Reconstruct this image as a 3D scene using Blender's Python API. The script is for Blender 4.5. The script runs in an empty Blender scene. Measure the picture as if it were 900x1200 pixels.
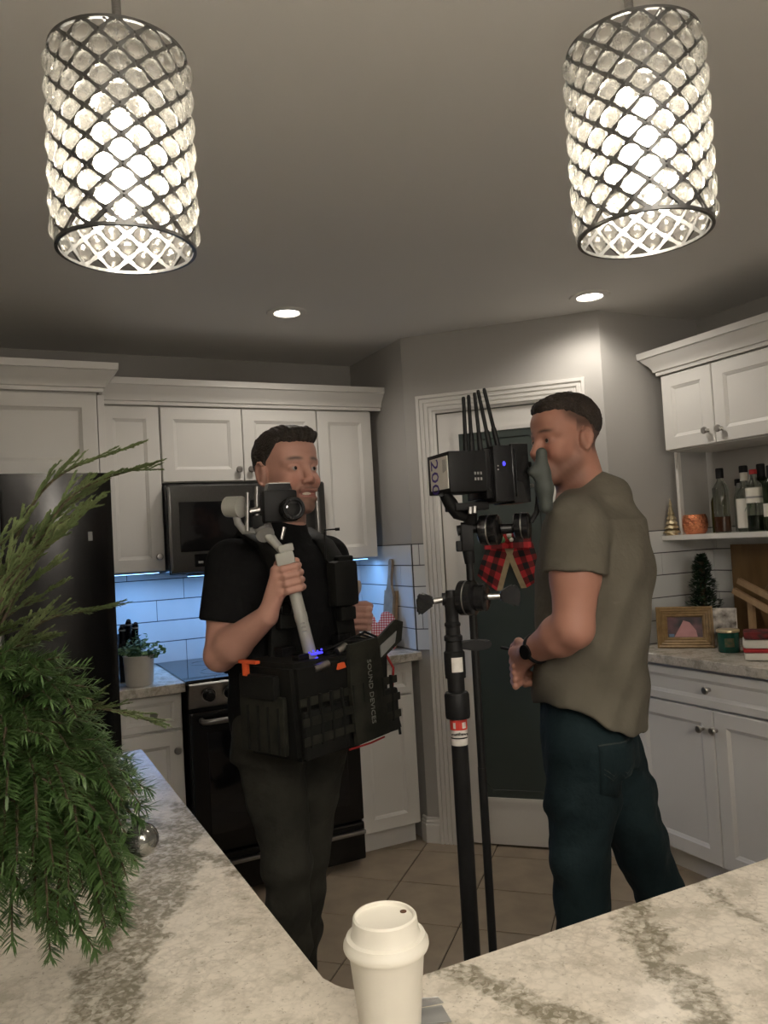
import bpy, bmesh, math, random
import numpy as np
from mathutils import Vector, Matrix
random.seed(7); rng = np.random.default_rng(5)
scene = bpy.context.scene
COL = scene.collection
PI = math.pi
# ------------------------------------------------------------------ camera
FPX = 920.0; EYE = Vector((0, 0, 1.45))
def _n(v): v = np.array(v, float); return v/np.linalg.norm(v)
_Y = _n((-455, 60, FPX)); _X = _n((1850, -70, FPX)); _X = _n(_X-_Y*_X.dot(_Y)); _Z = np.cross(_X, _Y)
if _Z[1] > 0: _Z = -_Z
CM = np.array([_X, _Y, _Z])                      # columns: camera right, down, forward in the room's axes
def W(px, py, dep):                              # point seen at photo pixel px,py at distance dep along the view
    d = CM @ np.array([px-450, py-600, FPX])/FPX*dep
    return Vector(d)+EYE
cd = bpy.data.cameras.new('camera'); cam = bpy.data.objects.new('camera', cd); COL.objects.link(cam)
r_, d_, f_ = CM[:, 0], CM[:, 1], CM[:, 2]
cam.matrix_world = Matrix(((r_[0], -d_[0], -f_[0], EYE.x), (r_[1], -d_[1], -f_[1], EYE.y), (r_[2], -d_[2], -f_[2], EYE.z), (0, 0, 0, 1)))
cd.sensor_fit = 'VERTICAL'; cd.sensor_height = 36; cd.lens = FPX/1200*36; cd.clip_start = 0.02
scene.camera = cam
# ------------------------------------------------------------------ world, exposure
wd = bpy.data.worlds.new('night'); scene.world = wd; wd.use_nodes = True
wd.node_tree.nodes['Background'].inputs[0].default_value = (0.02, 0.022, 0.03, 1)
wd.node_tree.nodes['Background'].inputs[1].default_value = 0.3
vs = scene.view_settings; vs.view_transform = 'Standard'; vs.look = 'None'; vs.gamma = 1; vs.use_curve_mapping = False
vs.exposure = 0.36
CAN_W = 9.0; FILL_UP_W = 300.0; PEND_E = 150.0; FILL_GLOBE_E = 48.0; LED_W = 1.25      # lamp powers; floor lamp and globe are added fill
WARM = (1.0, 0.925, 0.83); COOL = (0.20, 0.47, 1.0)
# ------------------------------------------------------------------ materials
def mat(name, col, rough=0.5, metal=0.0, spec=0.5, noise=None, bump=None, emit=None, coat=0, sheen=0, trans=0, var=0.0):
    m = bpy.data.materials.new(name); m.use_nodes = True; nt = m.node_tree; N = nt.nodes; L = nt.links
    b = N['Principled BSDF']; b.inputs['Base Color'].default_value = (*col, 1); b.inputs['Roughness'].default_value = rough
    b.inputs['Metallic'].default_value = metal; b.inputs['Specular IOR Level'].default_value = spec
    b.inputs['Coat Weight'].default_value = coat; b.inputs['Sheen Weight'].default_value = sheen
    b.inputs['Transmission Weight'].default_value = trans
    if emit: b.inputs['Emission Color'].default_value = (*emit[:3], 1); b.inputs['Emission Strength'].default_value = emit[3]
    if noise or bump:
        tc = N.new('ShaderNodeTexCoord')
    if noise:                                    # (scale, colour2, detail, stretch)
        mp = N.new('ShaderNodeMapping'); L.new(tc.outputs['Object'], mp.inputs[0])
        if len(noise) > 3: mp.inputs['Scale'].default_value = noise[3]
        t = N.new('ShaderNodeTexNoise'); t.inputs['Scale'].default_value = noise[0]; t.inputs['Detail'].default_value = noise[2]
        L.new(mp.outputs[0], t.inputs['Vector'])
        rp = N.new('ShaderNodeValToRGB'); rp.color_ramp.elements[0].position = .35; rp.color_ramp.elements[1].position = .65
        rp.color_ramp.elements[0].color = (*col, 1); rp.color_ramp.elements[1].color = (*noise[1], 1)
        L.new(t.outputs[0], rp.inputs[0]); L.new(rp.outputs[0], b.inputs['Base Color'])
    if bump:                                     # (scale, strength, distance)
        t = N.new('ShaderNodeTexNoise'); t.inputs['Scale'].default_value = bump[0]; t.inputs['Detail'].default_value = 4
        L.new(tc.outputs['Object'], t.inputs['Vector'])
        bp = N.new('ShaderNodeBump'); bp.inputs['Strength'].default_value = bump[1]; bp.inputs['Distance'].default_value = bump[2]
        L.new(t.outputs[0], bp.inputs['Height']); L.new(bp.outputs[0], b.inputs['Normal'])
    return m
M = {}
M['wall'] = mat('wall_paint', (.43, .415, .39), .75, bump=(180, .08, .002))
M['ceil'] = mat('ceiling_paint', (.76, .745, .715), .85, bump=(220, .1, .002))
M['cab'] = mat('cabinet_white', (.72, .70, .66), .38, noise=(3, (.75, .73, .69), 2))
M['trim'] = mat('trim_white', (.70, .68, .645), .4, noise=(3, (.73, .71, .67), 2))
M['tilew'] = mat('subway_tile', (.74, .75, .74), .18, noise=(6, (.70, .71, .70), 3), bump=(9, .06, .004))
M['grout'] = mat('dark_grout', (.055, .055, .06), .9, noise=(40, (.08, .08, .08), 2))
M['ftile'] = mat('floor_tile', (.42, .345, .255), .42, noise=(7, (.33, .27, .20), 6), bump=(25, .1, .003))
M['fgrout'] = mat('floor_grout', (.09, .07, .05), .9, noise=(30, (.12, .10, .07), 2))
M['nickel'] = mat('brushed_nickel', (.52, .50, .47), .28, 1.0, noise=(30, (.46, .44, .42), 2))
M['steel'] = mat('stainless_steel', (.34, .33, .32), .3, 1.0, noise=(60, (.28, .275, .27), 2, (1, 1, 18)))
M['darksteel'] = mat('black_stainless', (.030, .029, .028), .20, .75, noise=(60, (.022, .022, .022), 2, (1, 1, 18)))
M['blackglass'] = mat('black_glass', (.006, .006, .007), .05, noise=(3, (.009, .009, .01), 2))
M['black'] = mat('black_plastic', (.008, .008, .0085), .5, spec=.25, bump=(160, .05, .001))
M['blackgloss'] = mat('black_gloss', (.008, .008, .009), .2, spec=.35, noise=(5, (.011, .011, .011), 2))
M['blackmetal'] = mat('black_metal', (.010, .010, .010), .35, .3, noise=(30, (.015, .015, .015), 2))
M['white'] = mat('white_plastic', (.40, .40, .365), .45, noise=(6, (.36, .36, .33), 2))
M['grey'] = mat('grey_plastic', (.28, .28, .27), .45, noise=(8, (.24, .24, .235), 2))
M['silver'] = mat('silver_metal', (.55, .54, .52), .3, 1.0, noise=(20, (.45, .44, .43), 2))
M['dglass'] = mat('frosted_dark_glass', (.050, .066, .060), .32, noise=(4, (.042, .056, .052), 3), bump=(260, .1, .001))
M['etch'] = mat('etched_line', (.010, .014, .012), .4, noise=(40, (.014, .018, .016), 2))
M['wood'] = mat('light_wood', (.46, .31, .17), .5, noise=(22, (.36, .23, .12), 5, (1, 1, .12)))
M['greywood'] = mat('weathered_wood', (.34, .26, .18), .6, noise=(22, (.25, .19, .13), 5, (1, 1, .12)))
M['brownwood'] = mat('brown_wood', (.24, .14, .055), .5, noise=(16, (.17, .095, .035), 5, (1, .15, 1)))
M['goldwood'] = mat('gold_wood', (.30, .195, .085), .4, .15, noise=(30, (.20, .125, .05), 4, (1, .2, 1)))
M['copper'] = mat('hammered_copper', (.78, .30, .15), .22, .9, bump=(85, 1.0, .01), noise=(60, (.60, .20, .10), 2))
M['gold'] = mat('champagne_gold', (.62, .50, .29), .32, .7, noise=(30, (.70, .60, .40), 2), bump=(120, .3, .004))
M['ceramic'] = mat('ceramic_white', (.62, .59, .53), .4, noise=(9, (.56, .53, .47), 3))
M['paper'] = mat('paper_white', (.70, .67, .59), .6, noise=(20, (.67, .64, .565), 2))
M['lid'] = mat('plastic_lid', (.76, .73, .64), .42, noise=(6, (.74, .71, .62), 2))
M['red'] = mat('red_fabric', (.42, .02, .02), .7, noise=(40, (.34, .015, .015), 2))
M['orange'] = mat('orange_plastic', (.80, .12, .03), .5, noise=(20, (.7, .10, .03), 2))
M['leafA'] = mat('plant_leaf', (.085, .19, .07), .5, noise=(30, (.14, .26, .11), 2))
M['needle'] = mat('fir_needle', (.042, .092, .022), .42, noise=(22, (.085, .15, .045), 3))
M['cedar'] = mat('cedar_spray', (.095, .14, .045), .5, noise=(25, (.19, .24, .10), 3))
M['twig'] = mat('twig_bark', (.075, .055, .028), .8, noise=(60, (.05, .035, .02), 3))
M['ledblue'] = mat('blue_led', (.02, .02, .3), .4, emit=(.06, .05, 1.0, 1.3), noise=(5, (.02, .02, .32), 1))
M['bag'] = mat('nylon_black', (.0075, .0078, .007), .65, spec=.2, bump=(140, .4, .002), noise=(18, (.011, .011, .0095), 3))
M['mwsteel'] = mat('dark_stainless', (.12, .118, .115), .28, 1.0, noise=(60, (.09, .09, .088), 2, (18, 1, 1)))
M['bagolive'] = mat('nylon_dark_olive', (.012, .0125, .0095), .65, spec=.2, bump=(140, .3, .002), noise=(18, (.028, .028, .021), 3))
M['teeth'] = mat('teeth', (.72, .66, .56), .3, noise=(30, (.68, .62, .52), 2))
M['eye'] = mat('eyeball', (.36, .31, .285), .2, noise=(30, (.32, .28, .26), 2))
M['iris'] = mat('iris_dark', (.03, .02, .012), .1, noise=(60, (.02, .012, .01), 2))
M['bulb'] = mat('lit_bulb', (1, 1, 1), .3, emit=(1.0, .90, .76, PEND_E), noise=(5, (.98, .98, .98), 1))
M['can'] = mat('lit_can', (1, 1, 1), .3, emit=(1.0, .90, .78, 9), noise=(5, (.98, .98, .98), 1))
M['ledstrip'] = mat('led_strip', (1, 1, 1), .3, emit=(*COOL, 6), noise=(5, (.98, .98, .98), 1))
def marble(name, bands, base1, base2, vein):
    m = mat(name, base1, .27, spec=.45); nt = m.node_tree; N = nt.nodes; L = nt.links; b = N['Principled BSDF']
    tc = N.new('ShaderNodeTexCoord')
    def noise(sc, det, rough=.6):
        t = N.new('ShaderNodeTexNoise'); t.inputs['Scale'].default_value = sc; t.inputs['Detail'].default_value = det; t.inputs['Roughness'].default_value = rough
        L.new(tc.outputs['Object'], t.inputs['Vector']); return t
    def math_(op, a, b_, clamp=False):
        n = N.new('ShaderNodeMath'); n.operation = op; n.use_clamp = clamp
        for i, v in enumerate((a, b_)):
            if isinstance(v, (int, float)): n.inputs[i].default_value = v
            else: L.new(v, n.inputs[i])
        return n.outputs[0]
    wob = noise(7, 4).outputs['Fac']; wob2 = noise(55, 3).outputs['Fac']
    w = math_('ADD', math_('MULTIPLY', math_('SUBTRACT', wob, .5), .16), math_('MULTIPLY', math_('SUBTRACT', wob2, .5), .06))
    sep = N.new('ShaderNodeSeparateXYZ'); L.new(tc.outputs['Object'], sep.inputs[0])
    tot = None
    for (x0, y0, x1, y1, hw, bend) in bands:     # stain bands running from point to point
        dx, dy = x1-x0, y1-y0; ln = math.hypot(dx, dy); dx /= ln; dy /= ln
        u = math_('ADD', math_('MULTIPLY', math_('SUBTRACT', sep.outputs[0], x0), dx), math_('MULTIPLY', math_('SUBTRACT', sep.outputs[1], y0), dy))
        v = math_('ADD', math_('MULTIPLY', math_('SUBTRACT', sep.outputs[0], x0), -dy), math_('MULTIPLY', math_('SUBTRACT', sep.outputs[1], y0), dx))
        v = math_('ADD', v, math_('MULTIPLY', math_('SINE', math_('MULTIPLY', u, PI/ln), 0), bend))
        d = math_('ABSOLUTE', math_('ADD', v, w), 0)
        k = math_('MULTIPLY', math_('SUBTRACT', hw, d), 60, True)
        tot = k if tot is None else math_('MAXIMUM', tot, k)
    mx = N.new('ShaderNodeMixRGB'); mx.inputs[0].default_value = .018
    L.new(tc.outputs['Object'], mx.inputs[1]); L.new(noise(26, 4).outputs['Color'], mx.inputs[2])
    def cells(sc, feat):
        v = N.new('ShaderNodeTexVoronoi'); v.inputs['Scale'].default_value = sc; v.feature = feat; L.new(mx.outputs[0], v.inputs['Vector']); return v
    bw = N.new('ShaderNodeRGBToBW'); L.new(cells(62, 'F1').outputs['Color'], bw.inputs[0]); bw2 = N.new('ShaderNodeRGBToBW'); L.new(cells(135, 'F1').outputs['Color'], bw2.inputs[0]); cell = math_('ADD', math_('MULTIPLY', bw.outputs[0], .45), math_('MULTIPLY', bw2.outputs[0], .55))
    edge = math_('SUBTRACT', 1.0, math_('MULTIPLY', cells(62, 'DISTANCE_TO_EDGE').outputs['Distance'], 6, True), True)
    fl = noise(13, 7, .72).outputs['Fac']; fine = noise(120, 3).outputs['Fac']
    rp = N.new('ShaderNodeValToRGB'); e = rp.color_ramp.elements
    e[0].position = .38; e[0].color = (*base2, 1); e[1].position = .54; e[1].color = (*base1, 1)
    L.new(math_('ADD', fl, math_('MULTIPLY', math_('SUBTRACT', cell, .5), .16)), rp.inputs[0])
    m1 = N.new('ShaderNodeMixRGB'); L.new(math_('MULTIPLY', edge, math_('MULTIPLY', math_('SUBTRACT', noise(8, 3).outputs['Fac'], .3), 1.0, True)), m1.inputs[0]); L.new(rp.outputs[0], m1.inputs[1]); m1.inputs[2].default_value = (*[c*.75 for c in base2], 1)
    m2 = N.new('ShaderNodeMixRGB'); L.new(math_('MULTIPLY', math_('MULTIPLY', math_('SUBTRACT', noise(170, 2).outputs['Fac'], .62), 8, True), .55), m2.inputs[0]); L.new(m1.outputs[0], m2.inputs[1]); m2.inputs[2].default_value = (*vein, 1)
    m3 = N.new('ShaderNodeMixRGB')
    amt = math_('ADD', math_('MULTIPLY', math_('SUBTRACT', .98, cell), 1.25), math_('MULTIPLY', edge, .16))
    amt = math_('ADD', amt, math_('MULTIPLY', math_('SUBTRACT', fine, .5), 1.2))
    L.new(math_('MULTIPLY', tot, math_('MINIMUM', math_('MAXIMUM', amt, .22), .88)), m3.inputs[0])
    L.new(m2.outputs[0], m3.inputs[1]); m3.inputs[2].default_value = (*vein, 1); L.new(m3.outputs[0], b.inputs['Base Color'])
    return m
M['island'] = marble('quartz_island', [(.35, 1.63, .06, .90, .060, .02), (.79, .90, .665, .60, .034, .012), (.49, .885, .555, .68, .032, .0), (.945, .88, .88, .72, .015, .0), (-.2, 1.5, .0, .9, .04, .03)], (.70, .645, .55), (.50, .455, .375), (.185, .165, .115))
M['quartz2'] = marble('quartz_worktop', [(2.45, 2.75, 2.45, 1.7, .012, .02), (.3, 3.3, .7, 3.28, .01, .01)], (.60, .56, .49), (.36, .33, .27), (.15, .13, .09))
def checker(name, c1, c2, c3, scale, rough=.8):
    m = mat(name, c1, rough); nt = m.node_tree; N = nt.nodes; L = nt.links; b = N['Principled BSDF']
    tc = N.new('ShaderNodeTexCoord'); sep = N.new('ShaderNodeSeparateXYZ'); L.new(tc.outputs['UV'], sep.inputs[0])
    s = []
    for k in range(2):
        a = N.new('ShaderNodeMath'); a.operation = 'MULTIPLY'; a.inputs[1].default_value = scale; L.new(sep.outputs[k], a.inputs[0])
        f = N.new('ShaderNodeMath'); f.operation = 'FRACT'; L.new(a.outputs[0], f.inputs[0])
        g = N.new('ShaderNodeMath'); g.operation = 'GREATER_THAN'; g.inputs[1].default_value = .5; L.new(f.outputs[0], g.inputs[0]); s.append(g.outputs[0])
    ad = N.new('ShaderNodeMath'); ad.operation = 'ADD'; L.new(s[0], ad.inputs[0]); L.new(s[1], ad.inputs[1])
    hf = N.new('ShaderNodeMath'); hf.operation = 'MULTIPLY'; hf.inputs[1].default_value = .5; L.new(ad.outputs[0], hf.inputs[0])
    rp = N.new('ShaderNodeValToRGB'); rp.color_ramp.interpolation = 'CONSTANT'; e = rp.color_ramp.elements
    e[0].color = (*c1, 1); e[0].position = 0; e[1].position = .25; e[1].color = (*c2, 1); x = e.new(.75); x.color = (*c3, 1)
    L.new(hf.outputs[0], rp.inputs[0]); L.new(rp.outputs[0], b.inputs['Base Color']); return m
M['plaid'] = checker('buffalo_plaid', (.50, .025, .03), (.16, .012, .012), (.012, .01, .01), 3.2)
M['gingham'] = checker('red_gingham', (.80, .72, .70), (.62, .22, .22), (.48, .05, .07), 9)
def vcol_mat(name, rough, bump=None, sub=0.0, spec=.4):
    m = mat(name, (.5, .5, .5), rough, spec=spec, bump=bump); nt = m.node_tree
    a = nt.nodes.new('ShaderNodeVertexColor'); a.layer_name = 'Col'; nt.links.new(a.outputs[0], nt.nodes['Principled BSDF'].inputs['Base Color'])
    if sub: nt.nodes['Principled BSDF'].inputs['Subsurface Weight'].default_value = sub; nt.nodes['Principled BSDF'].inputs['Subsurface Radius'].default_value = (.012, .005, .003)
    return m
M['skin'] = vcol_mat('skin', .5, bump=(260, .12, .002))
def glassy(name, tint, mixf, rough=.03):         # thick clear glass: part lets light straight through, part bends and reflects it
    m = mat(name, tint, rough, trans=1.0, noise=(8, tint, 1)); nt = m.node_tree; b = nt.nodes['Principled BSDF']; b.inputs['IOR'].default_value = 1.5
    t = nt.nodes.new('ShaderNodeBsdfTransparent'); t.inputs[0].default_value = (*tint, 1); mx = nt.nodes.new('ShaderNodeMixShader'); mx.inputs[0].default_value = mixf
    nt.links.new(t.outputs[0], mx.inputs[1]); nt.links.new(b.outputs[0], mx.inputs[2]); nt.links.new(mx.outputs[0], nt.nodes['Material Output'].inputs[0]); return m
M['crystal'] = glassy('crystal', (.98, .97, .93), .66, .10)
def glint(m, amt):                               # cut facets scatter part of the light
    nt = m.node_tree; out = nt.nodes['Material Output']; src = out.inputs[0].links[0].from_socket
    t = nt.nodes.new('ShaderNodeBsdfTranslucent'); d = nt.nodes.new('ShaderNodeBsdfDiffuse'); a = nt.nodes.new('ShaderNodeMixShader'); c = nt.nodes.new('ShaderNodeMixShader')
    t.inputs[0].default_value = (.85, .84, .80, 1); d.inputs[0].default_value = (.85, .84, .80, 1); c.inputs[0].default_value = amt
    nt.links.new(t.outputs[0], a.inputs[1]); nt.links.new(d.outputs[0], a.inputs[2]); nt.links.new(src, c.inputs[1]); nt.links.new(a.outputs[0], c.inputs[2]); nt.links.new(c.outputs[0], out.inputs[0])
glint(M['crystal'], .028)
M['bottleglass'] = glassy('clear_bottle_glass', (.80, .84, .80), .5)
M['greenglass'] = glassy('dark_green_glass', (.10, .16, .07), .5)
M['oliveglass'] = glassy('olive_glass', (.36, .32, .10), .5)
M['whisky'] = mat('brown_spirit', (.075, .022, .010), .1, noise=(8, (.09, .03, .012), 2))
# ------------------------------------------------------------------ mesh helpers
class B:
    def __init__(s): s.bm = bmesh.new()
    def box(s, lo, hi, bev=0.0, mx=None):
        c = [(lo[i]+hi[i])/2 for i in range(3)]; d = [abs(hi[i]-lo[i]) for i in range(3)]
        r = bmesh.ops.create_cube(s.bm, size=1.0, matrix=Matrix.Translation(c) @ Matrix.Diagonal((*d, 1)))
        v = r['verts']
        if bev > 0:
            e = list({e for x in v for e in x.link_edges})
            r2 = bmesh.ops.bevel(s.bm, geom=e, offset=min(bev, min(d)*.45), segments=2, profile=.6, affect='EDGES')
            v = list({x for f in r2['faces'] for x in f.verts} | {x for x in v if x.is_valid})
        if mx is not None: bmesh.ops.transform(s.bm, matrix=mx, verts=v)
        return s
    def prism(s, pts, z0, z1, mx=None):          # polygon in x,y pulled up in z
        a = [s.bm.verts.new((p[0], p[1], z0)) for p in pts]; b = [s.bm.verts.new((p[0], p[1], z1)) for p in pts]; n = len(pts)
        s.bm.faces.new(a[::-1]); s.bm.faces.new(b)
        for i in range(n): s.bm.faces.new((a[i], a[(i+1) % n], b[(i+1) % n], b[i]))
        if mx is not None: bmesh.ops.transform(s.bm, matrix=mx, verts=a+b)
        return s
    def lathe(s, prof, seg=24, mx=None):         # (radius, z)
        rings = []; vs = []
        for r, z in prof:
            if r < 1e-6: v = [s.bm.verts.new((0, 0, z))]
            else: v = [s.bm.verts.new((r*math.cos(2*PI*i/seg), r*math.sin(2*PI*i/seg), z)) for i in range(seg)]
            rings.append(v); vs += v
        for a, b in zip(rings, rings[1:]):
            for i in range(seg):
                j = (i+1) % seg
                if len(a) == 1 and len(b) == 1: continue
                if len(a) == 1: s.bm.faces.new((a[0], b[j], b[i]))
                elif len(b) == 1: s.bm.faces.new((a[i], a[j], b[0]))
                else: s.bm.faces.new((a[i], a[j], b[j], b[i]))
        if mx is not None: bmesh.ops.transform(s.bm, matrix=mx, verts=vs)
        return s
    def tube(s, pts, rad, seg=8, cap=True):      # rad: number or list
        pts = [Vector(p) for p in pts]; n = len(pts); R = rad if isinstance(rad, (list, tuple)) else [rad]*n
        up = Vector((0, 0, 1)); rings = []; prev = None
        for i, p in enumerate(pts):
            t = (pts[min(i+1, n-1)]-pts[max(i-1, 0)]).normalized()
            if prev is None:
                x = t.cross(up if abs(t.z) < .9 else Vector((1, 0, 0))).normalized()
            else: x = (prev-t*prev.dot(t)).normalized()
            prev = x; y = t.cross(x)
            rings.append([s.bm.verts.new(p+(x*math.cos(2*PI*k/seg)+y*math.sin(2*PI*k/seg))*R[i]) for k in range(seg)])
        for a, b in zip(rings, rings[1:]):
            for k in range(seg): s.bm.faces.new((a[k], a[(k+1) % seg], b[(k+1) % seg], b[k]))
        if cap: s.bm.faces.new(rings[0][::-1]); s.bm.faces.new(rings[-1])
        return s
    def cyl(s, a, b, ra, rb=None, seg=20): return s.tube([a, b], [ra, ra if rb is None else rb], seg)
    def sphere(s, c, r, seg=12, sc=(1, 1, 1)):
        bmesh.ops.create_uvsphere(s.bm, u_segments=seg, v_segments=max(6, seg//2+2), radius=1, matrix=Matrix.Translation(c) @ Matrix.Diagonal((r*sc[0], r*sc[1], r*sc[2], 1))); return s
    def sheet(s, pts, th=0.0):                   # polygon in space, optional thickness
        v = [s.bm.verts.new(p) for p in pts]; f = s.bm.faces.new(v)
        if th:
            f.normal_update(); n = f.normal.copy(); w = [s.bm.verts.new(Vector(p)+n*th) for p in pts]; s.bm.faces.new(w); s.bm.faces.remove(f); s.bm.faces.new(v[::-1])
            for i in range(len(v)): j = (i+1) % len(v); s.bm.faces.new((v[i], v[j], w[j], w[i]))
        return s
    def xf(s, mx): bmesh.ops.transform(s.bm, matrix=mx, verts=s.bm.verts[:]); return s
    def make(s, name, m, parent=None, smooth=False, loc=None, angle=None):
        bmesh.ops.recalc_face_normals(s.bm, faces=s.bm.faces[:])
        me = bpy.data.meshes.new(name); s.bm.to_mesh(me); s.bm.free()
        return link(name, me, m, parent, smooth, loc)
def link(name, me, m, parent=None, smooth=False, loc=None):
    o = bpy.data.objects.new(name, me); COL.objects.link(o)
    if m is not None and len(me.materials) == 0: me.materials.append(M[m] if isinstance(m, str) else m)
    if smooth:
        me.polygons.foreach_set('use_smooth', [True]*len(me.polygons))
        try: me.set_sharp_from_angle(angle=math.radians(smooth if smooth > 1 else 40))
        except Exception: pass
    if parent: o.parent = parent
    if loc is not None: o.location = loc
    return o
def tag(o, label, cat, group=None):
    o['label'] = label; o['category'] = cat
    if group: o['group'] = group
    return o
def thing(name, label, cat, loc=(0, 0, 0), rotz=0, group=None):
    o = bpy.data.objects.new(name, None); COL.objects.link(o); o.empty_display_size = .05; o.location = loc; o.rotation_euler = (0, 0, rotz)
    return tag(o, label, cat, group)
def struct(o): o['kind'] = 'structure'; return o
def T(x, y, z): return Matrix.Translation((x, y, z))
def frame(o, x, y, z): return Matrix(((x[0], y[0], z[0], o[0]), (x[1], y[1], z[1], o[1]), (x[2], y[2], z[2], o[2]), (0, 0, 0, 1)))
def RX(a): return Matrix.Rotation(a, 4, 'X')
def RY(a): return Matrix.Rotation(a, 4, 'Y')
def RZ(a): return Matrix.Rotation(a, 4, 'Z')
def text_part(txt, size, mx, m, parent, name='lettering', extrude=.0006, bold=0.0):
    c = bpy.data.curves.new(name, 'FONT'); c.body = txt; c.size = size; c.extrude = extrude; c.offset = bold; c.align_x = 'CENTER'; c.align_y = 'CENTER'; c.resolution_u = 2
    t = bpy.data.objects.new('tmp', c); COL.objects.link(t); dg = bpy.context.evaluated_depsgraph_get()
    me = bpy.data.meshes.new_from_object(t.evaluated_get(dg)); bpy.data.objects.remove(t); bpy.data.curves.remove(c)
    me.transform(mx); me.materials.clear(); return link(name, me, m, parent)
def sweep(path, prof, name, m, parent=None, smooth=False):   # path in x,y (outward is to its right), profile (out, z), mitred
    bm = bmesh.new(); n = len(path); P = [Vector(p) for p in path]; rings = []
    for i in range(n):
        d0 = (P[i]-P[i-1]).normalized() if i > 0 else (P[1]-P[0]).normalized()
        d1 = (P[i+1]-P[i]).normalized() if i < n-1 else d0
        n0 = Vector((d0.y, -d0.x)); n1 = Vector((d1.y, -d1.x)); nn = (n0+n1); nn = nn/nn.length_squared*2
        rings.append([bm.verts.new((P[i].x+nn.x*o, P[i].y+nn.y*o, z)) for o, z in prof])
    k = len(prof)
    for a, b in zip(rings, rings[1:]):
        for j in range(k): bm.faces.new((a[j], a[(j+1) % k], b[(j+1) % k], b[j]))
    bm.faces.new(rings[0]); bm.faces.new(rings[-1][::-1]); bmesh.ops.recalc_face_normals(bm, faces=bm.faces[:])
    me = bpy.data.meshes.new(name); bm.to_mesh(me); bm.free(); return link(name, me, m, parent, smooth)
# ------------------------------------------------------------------ room shell
XR = 3.10; YB = 3.98; ZC = 2.44; XP = 1.815; YP = 3.366; XQ = 2.48; YQ = 2.701; XL = -2.2; YN = -3.0
def slab(name, lo, hi, m): return struct(B().box(lo, hi).make(name, m))
floor = slab('floor', (XL, YN, -.1), (XR, YB, -.006), 'fgrout')
slab('ceiling', (XL, YN, ZC), (XR, YB, ZC+.1), 'ceil')
wb = slab('wall_back', (XL, YB, 0), (XP, YB+.1, ZC), 'wall')
wp = slab('wall_return', (XP, YP-.0, 0), (XP+.06, YB, ZC), 'wall')
dv = Vector((1, -1, 0)).normalized(); nv = Vector((-1, -1, 0)).normalized()     # along the corner wall, out of it
DO = Vector((XP, YP, 0)); DM = frame(DO, dv, -nv, Vector((0, 0, 1)))           # local x along, y into the wall
wq = slab('wall_pantry_side', (XQ, YQ, 0), (XR, YQ+.06, ZC), 'wall')
wr = slab('wall_right', (XR, YN, 0), (XR+.1, YQ+.06, ZC), 'wall')
slab('wall_left', (XL-.1, YN, 0), (XL, YB, ZC), 'wall')
slab('wall_near', (XL, YN-.1, 0), (XR, YN, ZC), 'wall')
LW = (Vector((XQ, YQ, 0))-DO).length
U0, U1, DH = .155, .77, 2.05
wd_ = B(); wd_.box((0, 0, 0), (U0, .06, ZC)); wd_.box((U1, 0, 0), (LW, .06, ZC)); wd_.box((U0, 0, DH), (U1, .06, ZC)); wd_.box((U0, .055, 0), (U1, .06, DH))
wdi = struct(wd_.xf(DM).make('wall_pantry', 'wall'))
# floor tiles laid on the diagonal
TS = .3345; su = 1/math.sqrt(2)
tm = B().box((-TS/2+.0025, -TS/2+.0025, -.006), (TS/2-.0025, TS/2-.0025, .0), .002).make('floor_tile', 'ftile', floor)
tme = tm.data; first = True
for i in range(-16, 16):
    for j in range(-16, 16):
        a = -1.56*su+(i+.5)*TS; b = 4.555*su+(j+.5)*TS         # a along x-y, b along x+y
        x = (a+b)*su; y = (b-a)*su
        if not (-.9 < x < XR+.2 and .2 < y < YB+.2) or x > XR-.02 or y > YB-.02: continue
        if x > XP+.05 and x+y > 5.181+.12 and y > YQ+.05: continue
        o = tm if first else link('floor_tile', tme, None, floor)
        first = False; o.location = (x, y, 0); o.rotation_euler = (0, 0, PI/4)
# backsplash tiles
TH = .1025; TL = .406
def tiles(wall, mx, u0, u1, z0, ztop, ph):       # local x along the wall, y into it
    k = 0
    for r in range(8):
        za = z0+r*TH; zb = min(za+TH, ztop)
        if zb-za < .015: break
        u = u0-((u0-ph-r*TL/3) % TL)
        while u < u1-.008:
            a, b = max(u, u0)+.0013, min(u+TL, u1)-.0013; u += TL
            if b-a < .008: continue
            B().box((a, -.009, za+.0021), (b, -.001, zb-.0021), .0015).xf(mx).make('tile', 'tilew', wall)
def gbed(name, mx, u0, u1, z0, z1, wall): B().box((u0, -.006, z0), (u1, 0, z1)).xf(mx).make('grout_bed', 'grout', wall)
zt = .915; ZT = 1.43
for wall, mx, u0, u1, ph in ((wb, T(0, YB, 0), .3, XP-.001, .836-TL), (wp, frame((XP, 0, 0), (0, -1, 0), (1, 0, 0), (0, 0, 1)), -YB+.01, -YP, -3.485), (wdi, DM, .001, .064, -.1),
                             (wq, T(0, YQ, 0), XQ+.02, XR-.001, 2.757), (wr, frame((XR, 0, 0), (0, -1, 0), (1, 0, 0), (0, 0, 1)), -YQ+.01, -1.2, -2.4)):
    gbed('grout_bed', mx, u0, u1, zt, ZT, wall); tiles(wall, mx, u0, u1, zt, ZT, ph)
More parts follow.
